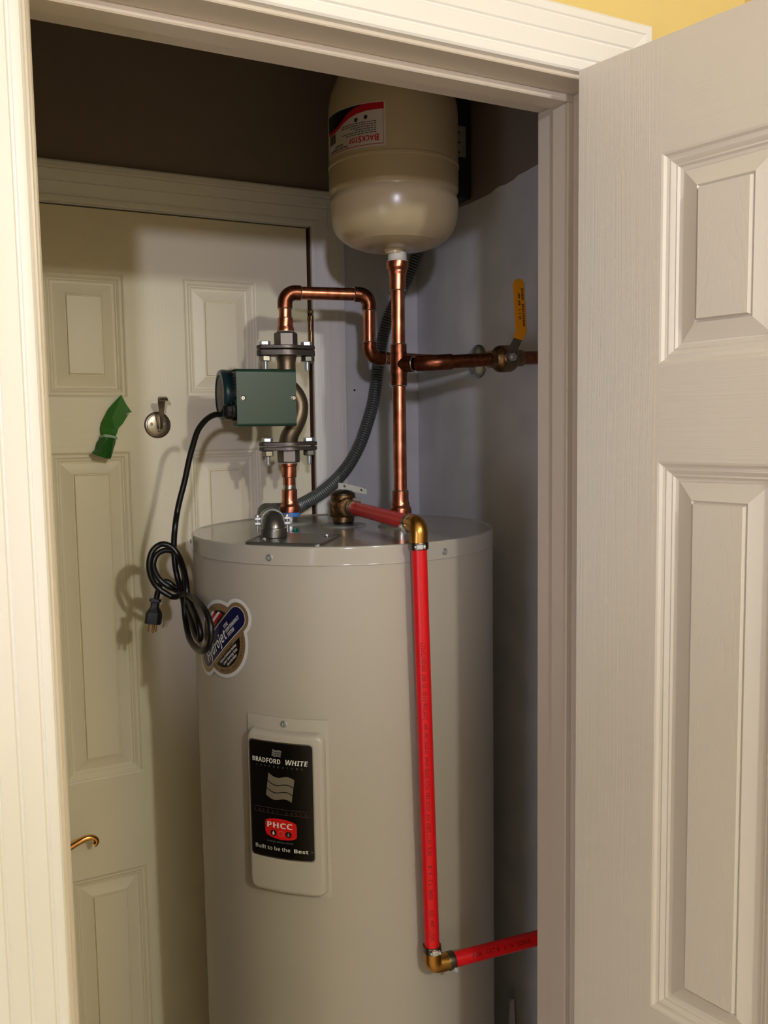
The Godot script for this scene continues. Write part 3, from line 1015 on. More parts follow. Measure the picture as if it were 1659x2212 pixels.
func sticker(t: Node) -> void:
	var C := Vector2(-0.32, 1.332)
	var A := Vector2(-0.366, 1.2945)
	var B := Vector2(-0.2815, 1.3695)
	var dir := (B - A).normalized()
	var nrm := Vector2(-dir.y, dir.x)
	var f := func(d: float) -> Callable: return func(q: Vector2): return hs(q.x, q.y, d)
	var whole := func(r: float, hw: float) -> PackedVector2Array:
		var u := Geometry2D.merge_polygons(disc(C, r, 56), capsule(A, B, hw))
		return u[0]
	var wm := MB.new()
	wm.plate(whole.call(0.059, 0.0280), f.call(0.0003), 0.005)
	var gm := MB.new()
	gm.plate(whole.call(0.0535, 0.0225), f.call(0.0005), 0.005)
	var line := MB.new()
	line.plate(capsule(A + dir * 0.004, B - dir * 0.001, 0.0172), f.call(0.0007), 0.005)
	var navy := MB.new()
	navy.plate(capsule(A + dir * 0.004, B - dir * 0.001, 0.0164), f.call(0.0009), 0.005)
	var halves := func(sg: float, r: float, g: float) -> PackedVector2Array:
		var a := C + nrm * sg * g
		var q := PackedVector2Array([a - dir * 0.2, a + dir * 0.2, a + dir * 0.2 + nrm * sg * 0.2, a - dir * 0.2 + nrm * sg * 0.2])
		return Geometry2D.intersect_polygons(disc(C, r, 56), q)[0]
	var bk := MB.new()
	bk.plate(halves.call(-1.0, 0.043, 0.0215), f.call(0.0008), 0.005)
	var fl := MB.new()
	fl.plate(halves.call(1.0, 0.043, 0.0215), f.call(0.0008), 0.005)
	var rd := MB.new()
	var wt := MB.new()
	var at := func(x: float, y: float) -> Vector2: return C + dir * x + nrm * y
	for k in 2:
		var y0 := 0.0245 + 0.0095 * k
		rd.plate(PackedVector2Array([at.call(-0.012, y0), at.call(0.030 - k * 0.012, y0), at.call(0.027 - k * 0.012, y0 + 0.0052), at.call(-0.010, y0 + 0.0052)]), f.call(0.0010), 0.005)
		wt.plate(PackedVector2Array([at.call(-0.004, y0 + 0.0052), at.call(0.027 - k * 0.012, y0 + 0.0052), at.call(0.023 - k * 0.012, y0 + 0.0095), at.call(-0.002, y0 + 0.0095)]), f.call(0.0010), 0.005)
	wt.plate(PackedVector2Array([at.call(-0.026, 0.0225), at.call(-0.016, 0.0265), at.call(-0.012, 0.0235), at.call(-0.006, 0.0285), at.call(-0.003, 0.0355), at.call(-0.011, 0.0345), at.call(-0.014, 0.0385), at.call(-0.020, 0.0355), at.call(-0.025, 0.0290)]), f.call(0.0012), 0.005)
	var tx := MB.new()
	var write := func(mb: MB, s: String, x: float, y: float, h: float, opt: Dictionary):
		letters(mb, s, h, func(q: Vector2):
			var w: Vector2 = at.call(x + q.x, y + q.y)
			return hs(w.x, w.y, 0.0013), opt)
	write.call(tx, "Hydrojet", -0.057, -0.0075, 0.0150, {"width": 0.071, "slant": 0.25})
	write.call(tx, "TOTAL", 0.018, 0.0060, 0.0052, {"width": 0.013, "slant": 0.2})
	write.call(tx, "PERFORMANCE", 0.018, -0.0012, 0.0052, {"width": 0.0385, "slant": 0.2})
	write.call(tx, "SYSTEM", 0.018, -0.0084, 0.0052, {"width": 0.0185, "slant": 0.2})
	write.call(tx, "Reduced Sediment Buildup", -0.026, -0.0275, 0.0040, {"width": 0.050, "slant": 0.15})
	write.call(tx, "Lower Operating Costs", -0.021, -0.0335, 0.0040, {"width": 0.042, "slant": 0.15})
	write.call(tx, "More Hot Water", -0.014, -0.0395, 0.0040, {"width": 0.028, "slant": 0.15})
	var bt := MB.new()
	var word := "FEATURING"
	for i in word.length(): write.call(bt, word[i], -0.028 + 0.0055 * i, -0.0212, 0.0030, {"bold": true})
	word = "BRADFORD WHITE CORPORATION"
	for i in word.length():
		if word[i] == " ": continue
		var a := deg_to_rad(-150.0 + 6.3 * i)
		var o := C + Vector2.from_angle(a) * 0.0497
		var ex := Vector2.from_angle(a + PI / 2)
		var ey := -Vector2.from_angle(a)
		letters(bt, word[i], 0.0032, func(q: Vector2):
			var w := o + ex * q.x + ey * q.y
			return hs(w.x, w.y, 0.0013), {})
	var s := part("round_sticker", [[wm, mat(Color(0.86, 0.86, 0.86), 0.3)], [gm, mat(Color(0.60, 0.50, 0.36), 0.35, 0.4)], [line, M.white], [navy, mat(Color(0.06, 0.08, 0.26), 0.3)], [bk, mat(Color(0.05, 0.045, 0.04), 0.3)], [fl, mat(Color(0.10, 0.09, 0.12), 0.3)]], t, 38.0, "shaped sticker with navy band and gold ring")
	part("sticker_print", [[rd, mat(Color(0.66, 0.08, 0.09), 0.35)], [wt, M.white], [tx, M.white], [bt, mat(Color(0.16, 0.12, 0.08), 0.4)]], s, 38.0, "white lettering and flag on the sticker")

# ------------------------------------------------------------------ pump
var pu := Vector3(0.9925, 0, 0.122)
var pn := Vector3(-0.122, 0, 0.9925)

func pp(u: float, y: float, n: float) -> Vector3:
	return Vector3(PX, 0, PZ) + pu * u + Vector3(0, y, 0) + pn * n

func flange_outline(hl: float, hw: float, er: float) -> PackedVector2Array:
	# an oval two-bolt flange: a disc hw joined to two ends of radius er at +-(hl - er)
	var pts := PackedVector2Array()
	for i in 24: pts.append(Vector2.from_angle(TAU * i / 24) * hw)
	for s in [-1.0, 1.0]:
		for i in 12: pts.append(Vector2(s * (hl - er), 0) + Vector2.from_angle(TAU * i / 12) * er)
	var h := Geometry2D.convex_hull(pts)
	h.remove_at(h.size() - 1)
	return h

func slab(mb: MB, poly: PackedVector2Array, y0: float, y1: float, bev := 0.0008) -> void:
	var r := []
	for q in [[y0, bev], [y0 + bev, 0.0], [y1 - bev, 0.0], [y1, bev]]:
		var o := []
		for p in poly:
			var s: Vector2 = p * (1.0 - q[1] / maxf(p.length(), 0.001))
			o.append(pp(s.x, q[0], s.y))
		r.append(o)
	var start := mb.v.size()
	mb.loft(r[0], r[3])
	# replace the plain sides with bevelled ones
	var keep := MB.new()
	var n := poly.size()
	mb.v.resize(start); mb.uv.resize(start)
	for k in 3:
		for i in n: mb.quad(r[k][i], r[k][(i + 1) % n], r[k + 1][(i + 1) % n], r[k + 1][i])
	for i in range(1, n - 1):
		mb.tri(r[0][0], r[0][i + 1], r[0][i])
		mb.tri(r[3][0], r[3][i], r[3][i + 1])
	mb.fix(start)

func hexa(r: float, y0: float, y1: float, c := 0.0012) -> Array:
	return [Vector2(0, y0), Vector2(r - c, y0), Vector2(r, y0 + c), Vector2(r, y1 - c), Vector2(r - c, y1), Vector2(0, y1)]

func pump() -> void:
	var t := thing("circulator_pump", "green circulator pump between bolted flanges on the left copper riser", "pump", Vector3(PX, 1.58, PZ))
	var v := Transform3D(Basis(pu, Vector3.UP, pn), Vector3(PX, 0, PZ))
	var outline := flange_outline(0.0525, 0.029, 0.0135)
	for q in [[1.7820, 1.7882], [1.7705, 1.7803], [1.6137, 1.6207], [1.6058, 1.6122]]:
		var m := MB.new()
		slab(m, outline, q[0], q[1])
		part("flange", [[m, M.iron]], t, 30.0)
	for k in 2:
		var top: float = [1.7882, 1.6207][k]
		var bot: float = [1.7705, 1.6058][k]
		for s in [-1.0, 1.0]:
			var xf := v.translated_local(Vector3(s * 0.0375, 0, 0))
			var b := MB.new()
			b.lathe(hexa(0.0100, top, top + 0.0075), xf, 6, 0.3)
			b.lathe([Vector2(0, bot - 0.026), Vector2(0.0036, bot - 0.026), Vector2(0.0044, bot - 0.0245), Vector2(0.0044, bot)], xf, 12)
			for i in 9: b.lathe([Vector2(0.0044, bot - 0.0240 + i * 0.0015), Vector2(0.0049, bot - 0.02355 + i * 0.0015), Vector2(0.0044, bot - 0.0231 + i * 0.0015)], xf, 12)
			var bo := part("bolt", [[b, M.zinc]], t, 30.0)
			var n := MB.new()
			n.lathe(hexa(0.0105, bot - 0.0098, bot), xf, 6, 0.55)
			part("nut", [[n, M.steel]], bo, 30.0)
	# hexagonal unions
	var h1 := MB.new()
	h1.lathe([Vector2(0.012, 1.7880), Vector2(0.0205, 1.7880), Vector2(0.0205, 1.8085), Vector2(0.019, 1.8105), Vector2(0.012, 1.8115)], v, 6, 0.35)
	part("union_nut", [[h1, M.iron]], t, 30.0)
	var h2 := MB.new()
	h2.lathe([Vector2(0.012, 1.5838), Vector2(0.018, 1.5842), Vector2(0.0198, 1.5862), Vector2(0.0198, 1.6060), Vector2(0.012, 1.6062)], v, 6, 0.35)
	part("union_nut", [[h2, M.iron]], t, 30.0)
	# cast volute: the neck, the bowl and the bent inlet
	var c := MB.new()
	c.lathe([Vector2(0.0165, 1.700), Vector2(0.0160, 1.758), Vector2(0.0172, 1.766), Vector2(0.019, 1.7710)], v, 24)
	var inlet := spline([pp(0, 1.6190, 0), pp(0.002, 1.632, 0.004), pp(0.0105, 1.648, 0.008), pp(0.0180, 1.667, 0.010), pp(0.0200, 1.688, 0.008), pp(0.0130, 1.706, 0.004), pp(0.0, 1.72, 0.0)], 5)
	var rr := []
	for i in inlet.size(): rr.append(lerpf(0.0170, 0.0148, clampf(i / 8.0, 0, 1)))
	c.tube(inlet, rr, 18)
	c.lathe([Vector2(0, -0.018), Vector2(0.040, -0.018), Vector2(0.046, -0.010), Vector2(0.046, 0.008), Vector2(0.040, 0.016), Vector2(0, 0.018)], ax(pp(-0.022, 1.702, 0.004), pu), 32)
	part("volute", [[c, M.casting]], t)
	# motor can along the pump's shaft, its end plate faces left
	var mo := MB.new()
	var mx := ax(pp(-0.0320, 1.7025, 0.006), -pu)
	mo.lathe([Vector2(0, 0), Vector2(0.040, 0), Vector2(0.040, 0.068), Vector2(0.0430, 0.070), Vector2(0.0435, 0.084), Vector2(0.041, 0.0885), Vector2(0.0345, 0.0890), Vector2(0.0335, 0.0870)], mx, 40)
	var mot := part("motor_can", [[mo, M.green_dark]], t, 30.0, "round dark teal motor")
	var ep := MB.new()
	ep.lathe([Vector2(0.0342, 0.0862), Vector2(0.031, 0.0874), Vector2(0, 0.0876)], mx, 36)
	for i in 12:
		ep.box(pp(-0.1198, 1.7025 - 0.024 + i * 0.0042, 0.006 - 0.003 * (i % 3)), Vector3(0.0008, 0.0016, 0.030), Basis(pu, Vector3.UP, pn))
	var epm := mat(Color(0.36, 0.31, 0.28), 0.45, 0.7)
	part("motor_nameplate", [[ep, epm]], mot)
	# terminal box: grey back box and bent green cover
	var tb := MB.new()
	var bs := Basis(pu, Vector3.UP, pn)
	tb.box(pp(-0.0590, 1.6945, 0.0620), Vector3(0.0900, 0.0840, 0.0400), bs, 0.001)
	tb.box(pp(-0.1045, 1.717, 0.064), Vector3(0.003, 0.040, 0.026), bs, 0.0006)
	for i in 6: tb.box(pp(-0.1065, 1.703 + i * 0.0055, 0.064), Vector3(0.0022, 0.0018, 0.018), bs)
	tb.box(pp(-0.1060, 1.688, 0.070), Vector3(0.004, 0.010, 0.008), bs, 0.0006)
	tb.box(pp(-0.1045, 1.658, 0.062), Vector3(0.002, 0.016, 0.036), bs, 0.0005)
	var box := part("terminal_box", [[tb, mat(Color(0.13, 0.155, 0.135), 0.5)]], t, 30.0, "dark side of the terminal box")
	var cv := MB.new()
	var prof := []     # (y, n) outer line of the cover, top lip round to bottom lip
	for q in [[1.7425, 0.0300], [1.7425, 0.0790]]: prof.append(Vector2(q[0], q[1]))
	for i in 7:
		var a := PI / 2 * i / 6
		prof.append(Vector2(1.7425 - 0.007 + 0.007 * cos(a), 0.0790 + 0.007 * sin(a)))
	for i in 7:
		var a := PI / 2 * i / 6
		prof.append(Vector2(1.6485 + 0.005 - 0.005 * sin(a), 0.0810 + 0.005 * cos(a)))
	prof.append(Vector2(1.6485, 0.0300))
	var inner := []
	for q in prof: inner.append(Vector2(clampf(q.x, 1.6500, 1.7410), minf(q.y, 0.0845)))
	var A := []
	var B := []
	for k in 2:
		var ring: Array = [A, B][k]
		var u: float = [-0.1075, -0.0075][k]
		for q in prof: ring.append(pp(u, q.x, q.y))
		for i in inner.size(): ring.append(pp(u, inner[-1 - i].x, inner[-1 - i].y))
	cv.loft(A, B)
	cv.box(pp(-0.0093, 1.6955, 0.058), Vector3(0.0016, 0.086, 0.050), bs, 0.0005)
	var cover := part("box_cover", [[cv, M.green]], t, 30.0, "green sheet metal cover")
	for q in [-0.0975, -0.0120]:
		var m := MB.new()
		screw(m, pp(q, 1.6948, 0.0858), pn, 0.0038, 0.0026)
		part("cover_screw", [[m, M.steel]], cover)

	# strain relief nut at the terminal box
	var s := MB.new()
	var d := Vector3(-0.985, 0.02, -0.12).normalized()
	s.lathe([Vector2(0, 0), Vector2(0.0155, 0), Vector2(0.0155, 0.009), Vector2(0.0135, 0.010), Vector2(0.0135, 0.016), Vector2(0.0125, 0.018), Vector2(0.0090, 0.023), Vector2(0.0052, 0.024)], ax(pp(-0.1035, 1.6735, 0.062), d), 10)
	part("strain_relief", [[s, M.black]], t, 30.0)

# ------------------------------------------------------------------ copper work
func ring(parent: Node, at: Vector3, d: Vector3, r: float, w := 0.0022, m: Material = null) -> void:
	var b := MB.new()
	b.lathe([Vector2(r - 0.002, -w / 2), Vector2(r, -w / 2), Vector2(r + 0.0007, 0), Vector2(r, w / 2), Vector2(r - 0.002, w / 2)], ax(at, d), 24)
	part("solder_ring", [[b, m if m else M.solder]], parent)

func run(parent: Node, pts: Array, r: float, fr: float, m: Material, fm: Material, reach := 0.029, bend := 0.019) -> void:
	# straight pipes between elbows round the inner points
	for i in pts.size() - 1:
		var a: Vector3 = pts[i]
		var b: Vector3 = pts[i + 1]
		var d := (b - a).normalized()
		if i > 0: a += d * (reach - 0.01)
		if i < pts.size() - 2: b -= d * (reach - 0.01)
		var mb := MB.new()
		mb.tube([a, b], r, 24)
		part("pipe", [[mb, m]], parent)
	for i in range(1, pts.size() - 1):
		var p := corner(pts[i - 1], pts[i], pts[i + 1], bend, reach)
		var mb := MB.new()
		mb.tube(p, fr, 24)
		part("elbow", [[mb, fm]], parent)
		ring(parent, p[0], p[0] - p[1], fr - 0.0003, 0.0020)
		ring(parent, p[-1], p[-1] - p[-2], fr - 0.0003, 0.0020)

func adapter(parent: Node, c: Vector3, y0: float, y1: float, flare_down: bool) -> void:
	# copper male adapter: hexagon or flare at one end, sleeve at the other
	var m := MB.new()
	var L := y1 - y0
	var pr := [Vector2(0.0165, 0), Vector2(0.0182, 0.0012), Vector2(0.0182, 0.010), Vector2(0.0168, 0.0125), Vector2(0.0150, 0.0155), Vector2(0.0150, 0.0195), Vector2(0.0136, 0.0225), Vector2(0.0136, L), Vector2(0.0112, L)]
	if not flare_down:
		var q := []
		for i in pr.size(): q.append(Vector2(pr[-1 - i].x, L - pr[-1 - i].y))
		pr = q
	m.lathe(pr, Transform3D(Basis(), Vector3(c.x, y0, c.z)), 24)
	part("threaded_adapter", [[m, M.copper]], parent, 30.0)

func hot_loop() -> void:
	# below the pump
	var s := thing("copper_stub", "short copper riser from the heater up to the pump's lower flange", "pipe", Vector3(PX, HY, PZ), "")
	var c := Vector3(PX, 0, PZ)
	var n := MB.new()
	n.lathe([Vector2(0, 1.478), Vector2(0.0132, 1.478), Vector2(0.0132, 1.489)], Transform3D(Basis(), c), 20)
	part("nipple", [[n, M.steel]], s)
	var bl := MB.new()
	bl.lathe([Vector2(0.012, 1.4882), Vector2(0.0172, 1.4885), Vector2(0.0176, 1.4905), Vector2(0.0172, 1.4958), Vector2(0.012, 1.4960)], Transform3D(Basis(), c), 28)
	part("dielectric_ring", [[bl, M.blue]], s, 38.0, "blue plastic ring")
	adapter(s, c, 1.4955, 1.5360, true)
	ring(s, c + Vector3(0, 1.5362, 0), Vector3.UP, 0.0133, 0.0020)
	var p := MB.new()
	p.tube([c + Vector3(0, 1.53, 0), c + Vector3(0, 1.565, 0)], 0.0111, 24)
	part("pipe", [[p, M.copper]], s)
	var w := MB.new()
	w.lathe([Vector2(0.0110, 1.5375), Vector2(0.0114, 1.5378), Vector2(0.0114, 1.5445), Vector2(0.0110, 1.5448)], Transform3D(Basis(), c), 24)
	part("solder_smear", [[w, M.solder]], s)
	var u := MB.new()
	u.lathe([Vector2(0.0111, 1.5585), Vector2(0.0131, 1.559), Vector2(0.0131, 1.5775), Vector2(0.0148, 1.579), Vector2(0.0148, 1.5832), Vector2(0.012, 1.5840)], Transform3D(Basis(), c), 24)
	part("threaded_adapter", [[u, M.copper]], s, 30.0)
	ring(s, c + Vector3(0, 1.5588, 0), Vector3.UP, 0.0122)
	var tp := MB.new()
	tp.lathe([Vector2(0.012, 1.5825), Vector2(0.0162, 1.5832), Vector2(0.0150, 1.5846), Vector2(0.012, 1.5846)], Transform3D(Basis(), c), 17)
	part("thread_tape", [[tp, M.tape]], s)
	# above the pump: the arch that crosses over, drops and enters the right wall
	var t := thing("copper_pipe", "copper pipe arching from the pump over, down and through the right wall", "pipe", Vector3(PX, 1.8115, PZ))
	var tq := MB.new()
	tq.lathe([Vector2(0.010, 1.8117), Vector2(0.0165, 1.8119), Vector2(0.0152, 1.8130), Vector2(0.010, 1.8135)], Transform3D(Basis(), c), 15)
	part("thread_tape", [[tq, M.tape]], t)
	var ad := MB.new()
	ad.lathe([Vector2(0.0120, 1.8125), Vector2(0.0150, 1.813), Vector2(0.0150, 1.8165), Vector2(0.0143, 1.8185), Vector2(0.0143, 1.8200), Vector2(0.0131, 1.8215), Vector2(0.0131, 1.8355), Vector2(0.0111, 1.836)], Transform3D(Basis(), c), 24)
	part("threaded_adapter", [[ad, M.copper]], t, 30.0)
	ring(t, c + Vector3(0, 1.8358, 0), Vector3.UP, 0.0122)
	var yt := 1.8795
	var e := Vector3(0.6395, 0, -0.6310)
	run(t, [c + Vector3(0, 1.83, 0), c + Vector3(0, yt, 0), e + Vector3(0, yt, 0), e + Vector3(0, 1.7685, 0), Vector3(XR + 0.02, 1.7645, -0.6310)], 0.0111, 0.0131, M.copper, M.copper_dull, 0.0275, 0.0185)

func cold_riser() -> void:
	var t := thing("copper_riser", "tall straight copper riser from heater top up to the expansion tank, with tee", "pipe", Vector3(RX, HY, RZ))
	var c := Vector3(RX, 0, RZ)
	var xf := Transform3D(Basis(), c)
	var n := MB.new()
	n.lathe([Vector2(0, 1.478), Vector2(0.0132, 1.478), Vector2(0.0132, 1.499)], xf, 20)
	part("nipple", [[n, M.steel]], t)
	adapter(t, c, 1.4975, 1.5375, true)
	ring(t, c + Vector3(0, 1.5378, 0), Vector3.UP, 0.0133, 0.0020)
	var p := MB.new()
	p.tube([c + Vector3(0, 1.53, 0), c + Vector3(0, 1.72, 0)], 0.0111, 24)
	part("pipe", [[p, M.copper]], t)
	# tee with its branch to the front right
	var bd := Vector3(0.557, 0, 0.831).normalized()
	var te := MB.new()
	te.lathe([Vector2(0.0111, 1.7120), Vector2(0.0134, 1.7124), Vector2(0.0134, 1.7275), Vector2(0.0141, 1.7330), Vector2(0.0141, 1.7640), Vector2(0.0134, 1.7690), Vector2(0.0134, 1.7796), Vector2(0.0111, 1.7800)], xf, 28)
	te.lathe([Vector2(0.0135, 0.0), Vector2(0.0135, 0.0270), Vector2(0.0111, 0.0274)], ax(c + Vector3(0, 1.7470, 0), bd), 24)
	part("tee", [[te, M.copper_dull]], t)
	ring(t, c + Vector3(0, 1.7122, 0), Vector3.UP, 0.0133, 0.0020)
	ring(t, c + Vector3(0, 1.7798, 0), Vector3.UP, 0.0133, 0.0020)
	ring(t, c + Vector3(0, 1.7470, 0) + bd * 0.0272, bd, 0.0126, 0.0016)
	var p2 := MB.new()
	p2.tube([c + Vector3(0, 1.775, 0), c + Vector3(0, 1.875, 0)], 0.0111, 24)
	part("pipe", [[p2, M.copper]], t)
	adapter(t, c, 1.8675, 1.9145, false)
	ring(t, c + Vector3(0, 1.8677, 0), Vector3.UP, 0.0133, 0.0020)
	var tp := MB.new()
	tp.lathe([Vector2(0.010, 1.9120), Vector2(0.0172, 1.9122), Vector2(0.0176, 1.9150), Vector2(0.0155, 1.9165), Vector2(0.0160, 1.9215), Vector2(0.0150, 1.9280), Vector2(0.010, 1.9285)], xf, 15)
	part("thread_tape", [[tp, M.tape]], t, 30.0, "ragged white thread tape")
	# branch pipe with elbow, on to the valve and the right wall
	var b := thing("copper_branch", "copper branch from the tee along the right wall, carrying the valve", "pipe", c + Vector3(0, 1.747, 0))
	var st := c + Vector3(0, 1.7470, 0) + bd * 0.0255
	var e := Vector3(0.6540, 1.7471, -0.4200)
	e = c + Vector3(0, 1.7470, 0) + bd * 0.0640
	var end := Vector3(0.7560, 1.7532, -0.4200)
	var path := corner(st, e, end, 0.035, 0.030, 8)
	var el := MB.new()
	el.tube(path, 0.0129, 24)
	part("elbow", [[el, M.copper_dull]], b)
	var pe := MB.new()
	pe.tube([path[-2], Vector3(0.7535, 1.7530, -0.42)], 0.0111, 24)
	part("pipe", [[pe, M.copper_dull]], b)
	var pe2 := MB.new()
	pe2.tube([Vector3(0.818, 1.7565, -0.42), Vector3(XR + 0.02, 1.759, -0.42)], 0.0111, 24)
	part("pipe", [[pe2, M.copper_dull]], b)
	ring(b, Vector3(0.7535, 1.7530, -0.42), Vector3.RIGHT, 0.0118)

func ball_valve() -> void:
	var a := Vector3(0.7520, 1.7528, -0.42)
	var d := Vector3(0.0660, 0.0036, 0.0).normalized()
	var t := thing("ball_valve", "bronze ball valve with raised yellow lever by the right jamb", "valve", a)
	var m := MB.new()
	m.lathe([Vector2(0.011, 0), Vector2(0.0140, 0.0005), Vector2(0.0140, 0.0080), Vector2(0.0150, 0.0100), Vector2(0.0188, 0.0145), Vector2(0.0215, 0.0180), Vector2(0.0225, 0.0235), Vector2(0.0225, 0.0400), Vector2(0.0205, 0.0460), Vector2(0.0165, 0.0510), Vector2(0.0140, 0.0540), Vector2(0.0140, 0.0650), Vector2(0.011, 0.0655)], ax(a, d), 28)
	var f := Vector3(-0.36, 0.0, 0.93).normalized()
	var ctr := a + d * 0.036
	m.lathe([Vector2(0, 0.010), Vector2(0.011, 0.010), Vector2(0.011, 0.028), Vector2(0.0085, 0.0295), Vector2(0.0085, 0.034), Vector2(0, 0.034)], ax(ctr, f), 20)
	part("valve_body", [[m, M.bronze]], t, 34.0)
	var n := MB.new()
	n.lathe(hexa(0.0072, 0.0355, 0.0415), ax(ctr, f), 6, 0.2)
	n.lathe([Vector2(0, 0.0415), Vector2(0.0032, 0.0415), Vector2(0.0030, 0.0450), Vector2(0, 0.0455)], ax(ctr, f), 10)
	part("handle_nut", [[n, M.zinc]], t, 30.0)
	var side := Vector3(0.93, 0, 0.36)
	var o := ctr + f * 0.0345
	var hp := [o + Vector3(0, -0.0125, 0), o + Vector3(0, -0.009, 0), o + Vector3(0, 0.004, 0), o + side * 0.001 + Vector3(0, 0.012, 0), o + side * 0.006 + f * 0.004 + Vector3(0, 0.0235, 0), o + side * 0.0105 + f * 0.007 + Vector3(0, 0.034, 0)]
	var h := MB.new()
	h.strip(hp, [0.012, 0.019, 0.019, 0.016, 0.0145, 0.0140], [0.0022, 0.0022, 0.0022, 0.0022, 0.0022, 0.0022], side)
	part("steel_handle", [[h, mat(Color(0.42, 0.40, 0.39), 0.4, 0.7)]], t)
	var g := MB.new()
	var g0 := o + side * 0.0085 + f * 0.006 + Vector3(0, 0.0285, 0)
	var g1 := o + side * 0.0125 + f * 0.0085 + Vector3(0, 0.041, 0)
	var g2 := o + side * 0.0085 + f * 0.0085 + Vector3(0, 0.115, 0)
	var gp := [g0, g1, g1.lerp(g2, 0.5), g2, g2 + Vector3(-0.0003, 0.0045, 0), g2 + Vector3(-0.0005, 0.0072, 0), g2 + Vector3(-0.0006, 0.0086, 0)]
	g.strip(gp, [0.0170, 0.0182, 0.0182, 0.0178, 0.0155, 0.0110, 0.0045], [0.0055, 0.0058, 0.0058, 0.0058, 0.0056, 0.0052, 0.004], side)
	var grip := part("yellow_grip", [[g, M.yellow_grip]], t, 30.0)
	# the print on the grip cannot be read: short dark marks in two columns
	var k := MB.new()
	var rng := RandomNumberGenerator.new()
	rng.seed = 4
	var gd := (g2 - g1).normalized()
	for i in 22:
		var at := g1 + gd * (0.008 + i * 0.0028) + f * 0.0031
		if i != 13 and i != 14: k.box(at + side * 0.0045, Vector3(0.0042 - 0.0012 * rng.randf(), 0.0016, 0.0003), Basis(side, gd, f))
		if i in [4, 5, 7, 9, 12, 13, 14, 16, 17, 18]: k.box(at - side * 0.0012, Vector3(0.0036 - 0.001 * rng.randf(), 0.0017, 0.0003), Basis(side, gd, f))
	part("grip_print", [[k, mat(Color(0.22, 0.14, 0.03), 0.5)]], grip)
	# flange on the wall where the hot pipe goes through
	var es := thing("wall_escutcheon", "round chrome wall flange where the hot pipe enters the right wall", "flange", Vector3(XR, 1.767, -0.631))
	var e := MB.new()
	e.lathe([Vector2(0.0325, 0), Vector2(0.0325, 0.0012), Vector2(0.0300, 0.004), Vector2(0.022, 0.0075), Vector2(0.0145, 0.0100), Vector2(0.0118, 0.0125), Vector2(0.0113, 0.0125)], ax(Vector3(XR, 1.7660, -0.631), Vector3(-1, 0, 0)), 36)
	part("flange_plate", [[e, M.steel]], es)

